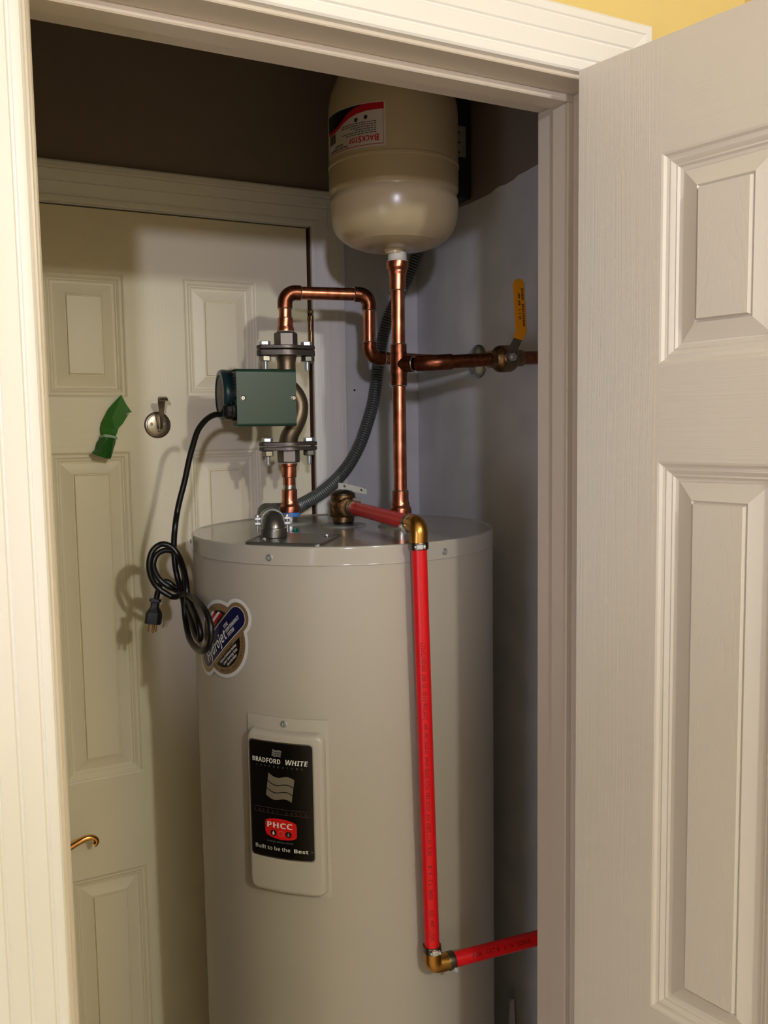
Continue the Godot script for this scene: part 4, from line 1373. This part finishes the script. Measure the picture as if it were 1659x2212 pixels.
# ------------------------------------------------------------------ tank
func expansion_tank() -> void:
	var c := Vector3(0.6181, 0, RZ)
	var t := thing("expansion_tank", "beige domed expansion tank standing on the tall copper riser", "tank", Vector3(c.x, 1.927, c.z))
	var xf := Transform3D(Basis(), c)
	var b := MB.new()
	var low := [Vector2(0, 1.9255), Vector2(0.0150, 1.9255), Vector2(0.0155, 1.9300), Vector2(0.018, 1.9320), Vector2(0.040, 1.9325), Vector2(0.060, 1.9355), Vector2(0.0760, 1.9415), Vector2(0.0765, 1.9423), Vector2(0.0860, 1.9480), Vector2(0.0945, 1.9570), Vector2(0.1000, 1.9680), Vector2(0.1032, 1.9810), Vector2(0.1046, 1.9940), Vector2(0.1048, 2.0030), Vector2(0.1038, 2.0080), Vector2(0.1020, 2.0125), Vector2(0.1016, 2.0150), Vector2(0.1024, 2.0175), Vector2(0.1044, 2.0210), Vector2(0.1050, 2.0240), Vector2(0.1050, 2.0560)]
	b.lathe(low, xf, 72)
	part("lower_shell", [[b, M.tank]], t, 30.0)
	var u := MB.new()
	var hi := [Vector2(0.1050, 2.0560), Vector2(0.1058, 2.0568), Vector2(0.1062, 2.0590), Vector2(0.1058, 2.0615), Vector2(0.1050, 2.0622), Vector2(0.1050, 2.1350), Vector2(0.1040, 2.1520), Vector2(0.0995, 2.1740), Vector2(0.0900, 2.1960), Vector2(0.0740, 2.2160), Vector2(0.0500, 2.2310), Vector2(0.0250, 2.2380), Vector2(0.0, 2.2400)]
	u.lathe(hi, xf, 72)
	part("upper_shell", [[u, M.tank]], t, 30.0)
	var vs := MB.new()
	vs.lathe([Vector2(0.012, 2.236), Vector2(0.012, 2.252), Vector2(0, 2.254)], xf, 16)
	part("air_valve_cap", [[vs, M.black]], t)
	# the upside-down label; a from the left, b from the top of the label as seen
	var ta := deg_to_rad(-102.0)
	var tw := deg_to_rad(66.0)
	var P := func(a: float, bb: float, d := 0.0004) -> Vector3:
		var q := ta + tw * a
		return Vector3(c.x + (0.105 + d) * sin(q), 2.1305 - 0.0615 * bb, c.z + (0.105 + d) * cos(q))
	var flat := func(d: float) -> Callable: return func(q: Vector2): return P.call(q.x, 1.0 - q.y, d)
	var V := func(list: Array) -> PackedVector2Array:
		var o := PackedVector2Array()
		for e in list: o.append(Vector2(e[0], 1.0 - e[1]))
		return o
	var paper := MB.new()
	paper.plate(V.call([[-0.02, -0.02], [1.02, -0.02], [1.02, 1.03], [-0.02, 1.03]]), flat.call(0.0003), 0.04)
	var frame := MB.new()
	frame.plate(V.call([[0.985, 0.16], [0.992, 0.16], [0.992, 0.985], [0.985, 0.985]]), flat.call(0.0005), 0.04)
	frame.plate(V.call([[0.0, 0.965], [0.992, 0.965], [0.992, 0.985], [0.0, 0.985]]), flat.call(0.0005), 0.04)
	var redm := MB.new()
	redm.plate(V.call([[0.0, 0.0], [1.0, 0.0], [1.0, 0.16], [0.78, 0.17], [0.64, 0.20], [0.52, 0.255], [0.42, 0.33], [0.32, 0.42], [0.22, 0.475], [0.10, 0.49], [0.0, 0.46]]), flat.call(0.0005), 0.04)
	var darkm := MB.new()
	darkm.plate(V.call([[0.0, 0.0], [0.74, 0.0], [0.62, 0.04], [0.50, 0.12], [0.42, 0.22], [0.32, 0.33], [0.22, 0.385], [0.10, 0.40], [0.0, 0.37]]), flat.call(0.0007), 0.04)
	var wr := func(mb: MB, s: String, a0: float, b0: float, h: float, opt: Dictionary, d := 0.0008):
		letters(mb, s, h, func(q: Vector2): return P.call(a0 - q.x / (0.105 * tw), b0 + q.y / 0.0615, d), opt)
	var rt := MB.new()
	wr.call(rt, "B", 0.93, 0.745, 0.0095, {})
	wr.call(rt, "ACK", 0.868, 0.755, 0.0078, {"width": 0.0195})
	wr.call(rt, "S", 0.700, 0.745, 0.0095, {})
	wr.call(rt, "TOP", 0.645, 0.755, 0.0078, {"width": 0.0165})
	var bt := MB.new()
	wr.call(bt, "Thermal Expansion", 0.49, 0.885, 0.0040, {"width": 0.049})
	wr.call(bt, "Absorber", 0.40, 0.815, 0.0034, {"width": 0.022})
	# fine print: rows of short strokes
	var rng := RandomNumberGenerator.new()
	rng.seed = 7
	for r in 6:
		var a := 0.90
		var stop: float = [0.47, 0.40, 0.62, 0.55, 0.42, 0.36][r]
		var bb := 0.70 - r * 0.052
		while a > stop:
			var l := 0.02 + 0.035 * rng.randf()
			bt.plate(V.call([[a - l, bb - 0.02], [a, bb - 0.02], [a, bb], [a - l, bb]]), flat.call(0.0006))
			a -= l + 0.010
	for e in [[0.76, 0.315], [0.62, 0.345]]:
		bt.plate(V.call([[e[0] - 0.025, e[1] - 0.04], [e[0] + 0.02, e[1] - 0.05], [e[0] + 0.03, e[1]], [e[0] + 0.01, e[1] + 0.05], [e[0] - 0.02, e[1] + 0.045]]), flat.call(0.0006))
	var bx := 0.035
	while bx < 0.235:
		var l := 0.004 + 0.008 * rng.randf()
		bt.plate(V.call([[bx, 0.50], [bx + l, 0.50], [bx + l, 0.73], [bx, 0.73]]), flat.call(0.0006))
		bx += l + 0.003 + 0.004 * rng.randf()
	var lab := part("tank_label", [[paper, mat(Color(0.80, 0.76, 0.73), 0.4)], [frame, mat(Color(0.72, 0.30, 0.30), 0.4)], [redm, mat(Color(0.72, 0.05, 0.10), 0.35)], [darkm, mat(Color(0.05, 0.055, 0.09), 0.35)]], t, 38.0, "upside-down white and red label")
	part("label_print", [[rt, mat(Color(0.78, 0.07, 0.13), 0.35)], [bt, mat(Color(0.16, 0.15, 0.13), 0.5)]], lab)

# ------------------------------------------------------------------ conduit
func conduit() -> void:
	var t := thing("flexible_conduit", "grey ribbed metal conduit curving from heater top up behind the tank", "conduit", Vector3(0.3807, HY, -0.456))
	var pts := spline([Vector3(0.3895, 1.5015, -0.4900), Vector3(0.4010, 1.5030, -0.5400), Vector3(0.4330, 1.5040, -0.6300), Vector3(0.4700, 1.4985, -0.6950), Vector3(0.5110, 1.4963, -0.7200), Vector3(0.5467, 1.5008, -0.745), Vector3(0.6063, 1.5230, -0.77), Vector3(0.6613, 1.5607, -0.79), Vector3(0.7004, 1.6054, -0.805), Vector3(0.7299, 1.6563, -0.82), Vector3(0.7497, 1.7035, -0.83), Vector3(0.7608, 1.7604, -0.833), Vector3(0.7699, 1.8166, -0.83), Vector3(0.7793, 1.8626, -0.82), Vector3(0.7970, 1.9087, -0.805), Vector3(0.8120, 1.9529, -0.785), Vector3(0.8240, 2.000, -0.765), Vector3(0.8270, 2.05, -0.75), Vector3(0.8270, 2.075, -0.75)], 10)
	var fine := resampled(pts, 0.0009)
	var rr := []
	for i in fine.size():
		var ph := fposmod(i * 0.0009 / 0.0054, 1.0)
		rr.append(0.0101 + 0.0029 * pow(sin(PI * ph), 0.7))
	var m := MB.new()
	m.tube(fine, rr, 14)
	part("ribbed_hose", [[m, M.conduit]], t, 60.0)
	# die-cast right-angle connector
	var cx := Vector3(0.3807, 0, -0.456)
	var dir := Vector3(0.26, -0.03, -0.965).normalized()
	var el := MB.new()
	el.lathe([Vector2(0, 1.4801), Vector2(0.0192, 1.4801), Vector2(0.0200, 1.481), Vector2(0.0200, 1.4930), Vector2(0.0192, 1.4945), Vector2(0.0172, 1.4950), Vector2(0.0168, 1.4970)], Transform3D(Basis(), cx), 24)
	var path := corner(cx + Vector3(0, 1.45, 0), cx + Vector3(0, 1.5040, 0), cx + Vector3(0, 1.5040, 0) + dir * 0.1, 0.0125, 0.0150, 8)
	el.tube(path, 0.0168, 20)
	var c2 := ax(cx + Vector3(0, 1.5040, 0) + dir * 0.012, dir)
	el.lathe([Vector2(0, 0), Vector2(0.0185, 0.0), Vector2(0.0192, 0.002), Vector2(0.0192, 0.026), Vector2(0.0183, 0.029), Vector2(0.013, 0.029)], c2, 24)
	var con := part("elbow_connector", [[el, mat(Color(0.46, 0.46, 0.45), 0.28, 0.85)]], t, 34.0)
	var sd := Vector3(-0.944, 0, -0.33)
	for s in [1.0, -1.0]:
		var k := MB.new()
		var o: Vector3 = cx + Vector3(0, 1.5040, 0) + dir * 0.018 + sd * 0.0225 * s
		k.box(o + Vector3(0, 0.004, 0), Vector3(0.010, 0.004, 0.012), Basis(sd, Vector3.UP, dir), 0.0008)
		k.box(o + Vector3(0, -0.004, 0), Vector3(0.010, 0.004, 0.012), Basis(sd, Vector3.UP, dir), 0.0008)
		k.lathe([Vector2(0, -0.018), Vector2(0.002, -0.018), Vector2(0.002, 0.006), Vector2(0.0046, 0.006), Vector2(0.0044, 0.009), Vector2(0, 0.010)], ax(o, Vector3.UP), 10)
		part("clamp_screw", [[k, M.zinc]], con)

# ------------------------------------------------------------------ relief valve and red drain
func relief() -> void:
	var c := Vector3(0.5497, 0, -0.5653)
	var t := thing("relief_valve", "brass relief valve with flat test lever on the heater top", "valve", Vector3(c.x, HY, c.z))
	var xf := Transform3D(Basis(), c)
	var n := MB.new()
	n.lathe([Vector2(0, 1.4795), Vector2(0.0170, 1.4795), Vector2(0.0170, 1.4825), Vector2(0.015, 1.4825)], xf, 20)
	part("thread_nipple", [[n, M.dark]], t)
	var m := MB.new()
	m.lathe([Vector2(0.0165, 1.4825), Vector2(0.0185, 1.4840), Vector2(0.0185, 1.4925), Vector2(0.0168, 1.4950), Vector2(0.0160, 1.4975), Vector2(0.0172, 1.5000), Vector2(0.0195, 1.5040), Vector2(0.0205, 1.5090), Vector2(0.0200, 1.5150), Vector2(0.0188, 1.5190), Vector2(0.0200, 1.5215), Vector2(0.0212, 1.5230), Vector2(0.0212, 1.5300), Vector2(0.0200, 1.5312), Vector2(0, 1.5312)], xf, 28)
	var d := Vector3(-0.105, 0, 0.995).normalized()
	m.lathe([Vector2(0.0150, 0.0), Vector2(0.0160, 0.012), Vector2(0.0175, 0.0150), Vector2(0.0178, 0.0270), Vector2(0.0150, 0.0290), Vector2(0, 0.0290)], ax(c + Vector3(0, 1.5100, 0), d), 8, 0.3)
	m.lathe([Vector2(0, 0), Vector2(0.013, 0.0), Vector2(0.013, 0.018), Vector2(0.011, 0.022), Vector2(0, 0.0225)], ax(c + Vector3(0, 1.5040, 0), -Vector3(0.9, 0, 0.43)), 8)
	part("valve_body", [[m, M.bronze]], t, 32.0)
	var k := MB.new()
	k.lathe([Vector2(0.0205, 1.5308), Vector2(0.0205, 1.5330), Vector2(0.0150, 1.5368), Vector2(0.0070, 1.5392), Vector2(0, 1.5398)], xf, 28)
	part("bonnet", [[k, mat(Color(0.30, 0.27, 0.23), 0.35, 0.9)]], t, 30.0, "dark domed bonnet")
	var lv := MB.new()
	var sd := Vector3(0.12, 0.86, -0.50).normalized()
	lv.strip([c + Vector3(-0.0085, 1.5455, 0.0), c + Vector3(0.0020, 1.5440, 0.002), c + Vector3(0.0350, 1.5355, 0.0040), c + Vector3(0.0430, 1.5330, 0.0045)], [0.0120, 0.0125, 0.0120, 0.0100], [0.0016, 0.0016, 0.0016, 0.0016], sd)
	var lever := part("test_lever", [[lv, mat(Color(0.80, 0.80, 0.78), 0.4, 0.2)]], t, 30.0)
	for x in [0.002, 0.033]:
		var r := MB.new()
		r.lathe([Vector2(0, -0.0014), Vector2(0.0022, -0.0014), Vector2(0.0022, 0.0012), Vector2(0, 0.0016)], ax(c + Vector3(x, 1.5440 - (x - 0.002) * 0.257, 0.002 + (x - 0.002) * 0.06), Vector3(-0.05, 0.5, 0.86)), 12)
		part("lever_rivet", [[r, M.iron]], lever)

func hose_clamp(parent: Node, at: Vector3, d: Vector3, screw_dir: Vector3) -> void:
	var m := MB.new()
	m.lathe([Vector2(0.0112, -0.0050), Vector2(0.0132, -0.0050), Vector2(0.0136, -0.0042), Vector2(0.0136, 0.0042), Vector2(0.0132, 0.0050), Vector2(0.0112, 0.0050)], ax(at, d), 28)
	var c := part("hose_clamp", [[m, mat(Color(0.46, 0.44, 0.38), 0.3, 1.0)]], parent, 30.0)
	var s := MB.new()
	var o := at + screw_dir.normalized() * 0.0150
	var tg := d.cross(screw_dir).normalized()
	s.box(o, Vector3(0.010, 0.0075, 0.0050), Basis(tg, d.normalized(), screw_dir.normalized()), 0.001)
	s.lathe([Vector2(0, -0.008), Vector2(0.0034, -0.008), Vector2(0.0034, -0.0055), Vector2(0.002, -0.005), Vector2(0.002, 0.007), Vector2(0, 0.007)], ax(o, tg), 10)
	part("clamp_screw", [[s, M.zinc]], c, 30.0)

func drain() -> void:
	var t := thing("drain_pipe", "red plastic drain pipe from relief valve down the heater front", "pipe", Vector3(0.5345, 0.853, -0.262))
	var a := Vector3(0.5527, 1.5100, -0.5370)
	var e1 := Vector3(0.5205, 1.5070, -0.2590)
	var e2 := Vector3(0.5370, 0.8520, -0.2600)
	var z := Vector3(XR + 0.01, 0.8530, -0.2220)
	var p := [[a, e1, 0.004, 0.0185], [e1, e2, 0.0185, 0.0185], [e2, z, 0.0185, 0.0]]
	for q in p:
		var d: Vector3 = (q[1] - q[0]).normalized()
		var m := MB.new()
		m.tube([q[0] + d * q[2], q[1] - d * q[3]], 0.01115, 24, true)
		part("red_pipe", [[m, M.red]], t)
	for q in [[a, e1, e2], [e1, e2, z]]:
		var m := MB.new()
		var path := corner(q[0], q[1], q[2], 0.0105, 0.024, 8)
		var rr := []
		for i in path.size(): rr.append(0.0129)
		m.tube(path, rr, 22)
		var d1: Vector3 = (q[1] - q[0]).normalized()
		var d2: Vector3 = (q[2] - q[1]).normalized()
		for w in [[q[1] - d1 * 0.0185, -d1], [q[1] + d2 * 0.0185, d2]]:
			m.lathe([Vector2(0.009, 0), Vector2(0.0112, 0), Vector2(0.0112, 0.0035), Vector2(0.009, 0.0035)], ax(w[0] - w[1] * 0.004, w[1]), 22)
		part("brass_elbow", [[m, M.brass]], t)
	var dA := (e1 - a).normalized()
	var dB := (e2 - e1).normalized()
	var dC := (z - e2).normalized()
	hose_clamp(t, a + dA * 0.012, dA, Vector3(0.15, 0.9, 0.3))
	hose_clamp(t, e1 - dA * 0.0285, dA, Vector3(-0.75, -0.55, 0.0))
	hose_clamp(t, e1 + dB * 0.0290, dB, Vector3(-0.45, 0, 0.9))
	hose_clamp(t, e2 - dB * 0.0270, dB, Vector3(-0.25, 0, 0.95))
	hose_clamp(t, e2 + dC * 0.0290, dC, Vector3(0.05, -0.75, 0.65))
	# print along the pipes
	var k := MB.new()
	var line := func(o: Vector3, along: Vector3, face: Vector3, txt: String, h: float, w: float):
		var sd := along.cross(face).normalized() * -1.0
		var fc := sd.cross(along).normalized() * -1.0
		if fc.dot(face) < 0: fc = -fc
		var upv := fc.cross(along)
		letters(k, txt, h, func(q: Vector2):
			var ang := (q.y - h / 2) / 0.0112
			return o + along * q.x + (fc * cos(ang) + upv * sin(ang)) * 0.01135, {"font": "Droid Sans Mono", "bold": false, "width": w})
	line.call(e2 - dB * 0.175, -dB, Vector3(-0.42, 0, 0.9), "F876 F877 SDR9 PEX ASTM E84 FS25-50DB when installed per listing-MADE IN USA 00023475FEET", 0.0058, 0.315)
	line.call(e2 - dB * 0.045, -dB, Vector3(-0.42, 0, 0.9), "NSF-pw G9 - 006 12 3/4", 0.0058, 0.115)
	line.call(e2 + dC * 0.060, dC, Vector3(-0.2, 0.45, 0.87), "PEX ASTM 3/4 SDR9", 0.0058, 0.10)
	part("pipe_print", [[k, M.red_print]], t)

# ------------------------------------------------------------------ cord
func V(x: float, y: float, z: float) -> Vector3:
	return Vector3(x, y, z)

func cord() -> void:
	var t := thing("power_cord", "black power cord looped below the pump, its plug hanging free", "cord", Vector3(0.36, 1.67, -0.6))
	var p := []
	p.append_array([V(0.351,1.669,-0.603), V(0.342,1.668,-0.613), V(0.334,1.662,-0.625), V(0.326,1.651,-0.635), V(0.321,1.639,-0.643), V(0.316,1.619,-0.650), V(0.310,1.595,-0.655), V(0.303,1.561,-0.660), V(0.294,1.528,-0.663), V(0.289,1.507,-0.664), V(0.282,1.486,-0.653), V(0.279,1.458,-0.654), V(0.279,1.426,-0.653), V(0.282,1.401,-0.652), V(0.285,1.378,-0.640), V(0.285,1.358,-0.628), V(0.284,1.332,-0.617), V(0.281,1.310,-0.588), V(0.279,1.302,-0.545), V(0.277,1.307,-0.502), V(0.280,1.320,-0.479), V(0.282,1.338,-0.471), V(0.282,1.358,-0.477), V(0.280,1.373,-0.497), V(0.279,1.380,-0.545), V(0.285,1.377,-0.616), V(0.274,1.368,-0.645), V(0.261,1.375,-0.651), V(0.248,1.387,-0.656), V(0.239,1.405,-0.656), V(0.237,1.425,-0.656), V(0.242,1.444,-0.656), V(0.252,1.454,-0.656)])
	p.append_array([V(0.262,1.457,-0.652), V(0.274,1.451,-0.647), V(0.283,1.436,-0.641), V(0.285,1.418,-0.624), V(0.283,1.399,-0.603), V(0.282,1.380,-0.595), V(0.286,1.359,-0.610), V(0.285,1.344,-0.591), V(0.280,1.332,-0.559), V(0.278,1.322,-0.536), V(0.279,1.321,-0.521), V(0.279,1.333,-0.517), V(0.278,1.350,-0.529), V(0.280,1.363,-0.564), V(0.287,1.372,-0.609), V(0.286,1.374,-0.659), V(0.269,1.384,-0.660), V(0.256,1.396,-0.665), V(0.248,1.412,-0.667), V(0.247,1.425,-0.667), V(0.253,1.438,-0.667), V(0.265,1.445,-0.663), V(0.278,1.442,-0.657), V(0.287,1.426,-0.648), V(0.288,1.406,-0.631), V(0.287,1.387,-0.631), V(0.288,1.374,-0.667), V(0.280,1.382,-0.672), V(0.271,1.390,-0.676), V(0.262,1.388,-0.679), V(0.257,1.377,-0.681), V(0.254,1.365,-0.682), V(0.252,1.356,-0.682)])
	var m := MB.new()
	m.tube(resampled(spline(p, 8), 0.003), 0.0049, 12)
	part("cord_cable", [[m, M.rubber]], t, 60.0)
	# plug
	var q := MB.new()
	var dn := Vector3(-0.145, -0.99, 0.0).normalized()
	var o := Vector3(0.2483, 1.3640, -0.667)
	var sd := Vector3(0.90, -0.09, 0.42)
	q.strip([o, o + dn * 0.0045, o + dn * 0.0055, o + dn * 0.0140, o + dn * 0.0210, o + dn * 0.0250, o + dn * 0.0410, o + dn * 0.0416], [0.018, 0.019, 0.0135, 0.0135, 0.022, 0.0250, 0.0260, 0.0248], [0.013, 0.014, 0.012, 0.012, 0.018, 0.021, 0.022, 0.021], sd)
	part("plug_body", [[q, M.black]], t, 30.0)
	for k in [-1.0, 1.0]:
		var b := MB.new()
		b.box(o + dn * 0.0470 + sd * 0.0064 * k + Vector3(-0.42, 0, 0.9) * 0.002, Vector3(0.0017, 0.016, 0.0063), Basis(sd.normalized(), -dn, sd.normalized().cross(-dn)), 0.0003)
		part("plug_blade", [[b, M.brass]], t)
	var g := MB.new()
	g.lathe([Vector2(0, 0.037), Vector2(0.0024, 0.037), Vector2(0.0024, 0.056), Vector2(0.0012, 0.0585), Vector2(0, 0.0588)], ax(o - Vector3(-0.42, 0, 0.9) * 0.006, dn), 10)
	part("plug_pin", [[g, M.brass]], t)

# ------------------------------------------------------------------ small things
func small_things() -> void:
	# coat hook on the back door
	var c := Vector3(0.3109, 1.6543, ZB)
	var t := thing("coat_hook", "satin nickel coat hook on a round plate, screwed to the back door", "hook", c)
	var b := MB.new()
	b.lathe([Vector2(0, 0), Vector2(0.0245, 0), Vector2(0.0245, 0.0016), Vector2(0.0225, 0.0030), Vector2(0.0205, 0.0034), Vector2(0.0195, 0.0050), Vector2(0.0150, 0.0062), Vector2(0, 0.0068)], ax(c, Vector3(0, 0, 1)), 36)
	var plate := part("hook_plate", [[b, M.nickel]], t, 30.0)
	for x in [-0.0118, 0.0108]:
		var s := MB.new()
		screw(s, c + Vector3(x, 0.0015, 0.0058), Vector3(0, 0, 1), 0.0030, 0.0016)
		part("hook_screw", [[s, M.nickel]], plate)
	var h := MB.new()
	var pts := spline([c + Vector3(0.002, -0.010, 0.004), c + Vector3(0.002, -0.0095, 0.016), c + Vector3(0.001, 0.001, 0.027), c + Vector3(0.0, 0.016, 0.033), c + Vector3(-0.0005, 0.031, 0.037), c + Vector3(-0.0015, 0.043, 0.043), c + Vector3(-0.002, 0.0490, 0.052), c + Vector3(-0.002, 0.0465, 0.060), c + Vector3(-0.002, 0.0425, 0.0625)], 4)
	var wd := []
	var tk := []
	for i in pts.size():
		var f := float(i) / (pts.size() - 1)
		wd.append(lerpf(0.0065, 0.0150, smoothstep(0.25, 0.75, f)) if f > 0.2 else 0.0085 - f * 0.01)
		tk.append(lerpf(0.0050, 0.0026, f))
	h.strip(pts, wd, tk, Vector3(1, 0, 0))
	part("hook_prong", [[h, M.nickel]], t, 40.0)
	# a crumpled strip of green film tied with a pale band
	var g := thing("green_wrap", "crumpled green plastic strip with pale band, stuck to the back door", "wrapper", Vector3(0.22, 1.65, ZB))
	var z := func(x: float, y: float, d: float) -> Vector3: return Vector3(x, y, ZB + d)
	var up := MB.new()
	var T: Vector3 = z.call(0.2430, 1.7090, 0.020)
	var A: Vector3 = z.call(0.2516, 1.6925, 0.017)
	var Bq: Vector3 = z.call(0.2605, 1.6778, 0.020)
	var N1: Vector3 = z.call(0.2468, 1.6752, 0.016)
	var N2: Vector3 = z.call(0.2538, 1.6722, 0.017)
	var C1: Vector3 = z.call(0.2446, 1.6568, 0.014)
	var D1: Vector3 = z.call(0.2368, 1.6490, 0.015)
	var E1: Vector3 = z.call(0.2318, 1.6350, 0.014)
	var F1: Vector3 = z.call(0.2085, 1.6350, 0.012)
	var G1: Vector3 = z.call(0.2062, 1.6480, 0.009)
	var H1: Vector3 = z.call(0.2090, 1.6600, 0.008)
	var I1: Vector3 = z.call(0.2222, 1.6852, 0.010)
	var R1: Vector3 = z.call(0.2262, 1.6700, 0.018)
	var R2: Vector3 = z.call(0.2200, 1.6480, 0.020)
	var R3: Vector3 = z.call(0.2290, 1.6500, 0.013)
	var front := [[T, I1, R1], [T, R1, A], [A, R1, N1], [A, N1, Bq], [N1, R1, N2], [N2, R1, C1], [C1, R1, R3], [C1, R3, D1], [R3, R2, D1], [R1, R2, R3], [D1, R2, E1], [E1, R2, F1], [F1, R2, G1], [G1, R2, H1], [H1, R2, R1], [H1, R1, I1]]
	var back := func(p: Vector3) -> Vector3: return p - Vector3(0, 0, 0.0035)
	for q in front:
		var n: Vector3 = (q[1] - q[0]).cross(q[2] - q[0])
		var f: Array = q if n.z > 0 else [q[0], q[2], q[1]]
		up.tri(f[0], f[1], f[2])
		up.tri(back.call(f[0]), back.call(f[2]), back.call(f[1]))
	part("film_sheet", [[up, M.leaf]], g, 12.0)
	var lo := MB.new()
	var topl := [z.call(0.2075, 1.6360, 0.011), z.call(0.2140, 1.6362, 0.020), z.call(0.2210, 1.6358, 0.021), z.call(0.2280, 1.6352, 0.019), z.call(0.2322, 1.6340, 0.012)]
	var mid := [z.call(0.1990, 1.6240, 0.010), z.call(0.2085, 1.6235, 0.024), z.call(0.2160, 1.6225, 0.017), z.call(0.2235, 1.6225, 0.025), z.call(0.2308, 1.6220, 0.012)]
	var lowp := [z.call(0.1955, 1.6120, 0.012), z.call(0.2045, 1.6110, 0.029), z.call(0.2135, 1.6095, 0.018), z.call(0.2205, 1.6090, 0.028), z.call(0.2275, 1.6130, 0.012)]
	var bot := [z.call(0.1868, 1.6060, 0.020), z.call(0.1965, 1.6000, 0.036), z.call(0.2110, 1.5955, 0.024), z.call(0.2165, 1.5950, 0.034), z.call(0.2222, 1.5975, 0.014)]
	var rows := [topl, mid, lowp, bot]
	for r in 3:
		for i in 4:
			lo.quad(rows[r + 1][i], rows[r + 1][i + 1], rows[r][i + 1], rows[r][i])
			lo.quad(back.call(rows[r][i]), back.call(rows[r][i + 1]), back.call(rows[r + 1][i + 1]), back.call(rows[r + 1][i]))
	part("film_skirt", [[lo, M.leaf_dark]], g, 12.0, "darker pleated lower end")
	var bd := MB.new()
	bd.strip([z.call(0.2050, 1.6350, 0.010), z.call(0.2105, 1.6362, 0.0200), z.call(0.2200, 1.6352, 0.0235), z.call(0.2290, 1.6330, 0.0205), z.call(0.2345, 1.6310, 0.0100)], [0.0048, 0.0050, 0.0050, 0.0048, 0.0045], [0.0012, 0.0012, 0.0012, 0.0012, 0.0012], Vector3.UP)
	part("pale_band", [[bd, mat(Color(0.62, 0.72, 0.60), 0.5)]], g)
	# dark electrical box in the far right corner, mostly behind the tank
	var e := thing("electrical_box", "dark electrical box in the closet corner behind the expansion tank", "box", Vector3(0.823, 2.073, -0.745))
	var m := MB.new()
	m.aabox(Vector3(0.770, 2.073, ZB + 0.002), Vector3(XR - 0.001, 2.40, -0.650), 0.002)
	part("box_body", [[m, mat(Color(0.16, 0.18, 0.175), 0.55)]], e, 30.0)
	var lb := MB.new()
	lb.aabox(Vector3(0.795, 2.1480, -0.6505), Vector3(0.8590, 2.2040, -0.6494))
	var pr := MB.new()
	for i in 5: pr.aabox(Vector3(0.803, 2.154 + i * 0.009, -0.6494), Vector3(0.846 - 0.006 * (i % 2), 2.1575 + i * 0.009, -0.6491))
	part("box_label", [[lb, mat(Color(0.62, 0.63, 0.62), 0.5)], [pr, mat(Color(0.2, 0.2, 0.2), 0.6)]], e)
	# a scrap of clear plastic standing behind the heater
	var s2 := thing("plastic_scrap", "creased strip of clear plastic leaning on the right wall behind the heater", "plastic", Vector3(0.85, 0, -0.51))
	var sm := mat(Color(0.75, 0.73, 0.76), 0.35)
	var sp := MB.new()
	var prev := []
	for i in 12:
		var f := i / 11.0
		var y := 0.548 - f * 0.548
		var hw := 0.004 + 0.016 * sqrt(f)
		var row := []
		for k in 5:
			var u := k / 4.0 - 0.5
			row.append(Vector3(0.856 + (0.006 if k % 2 == 0 else -0.004) + 0.002 * sin(i * 1.7 + k), y + (0.008 * sin(k * 2.1) if i == 0 else 0.0), -0.506 + u * hw * 2.0 - 0.01 * f))
		if i > 0:
			for k in 4: sp.quad(row[k + 1], row[k], prev[k], prev[k + 1])
		prev = row
	part("plastic_strip", [[sp, sm]], s2, 12.0)
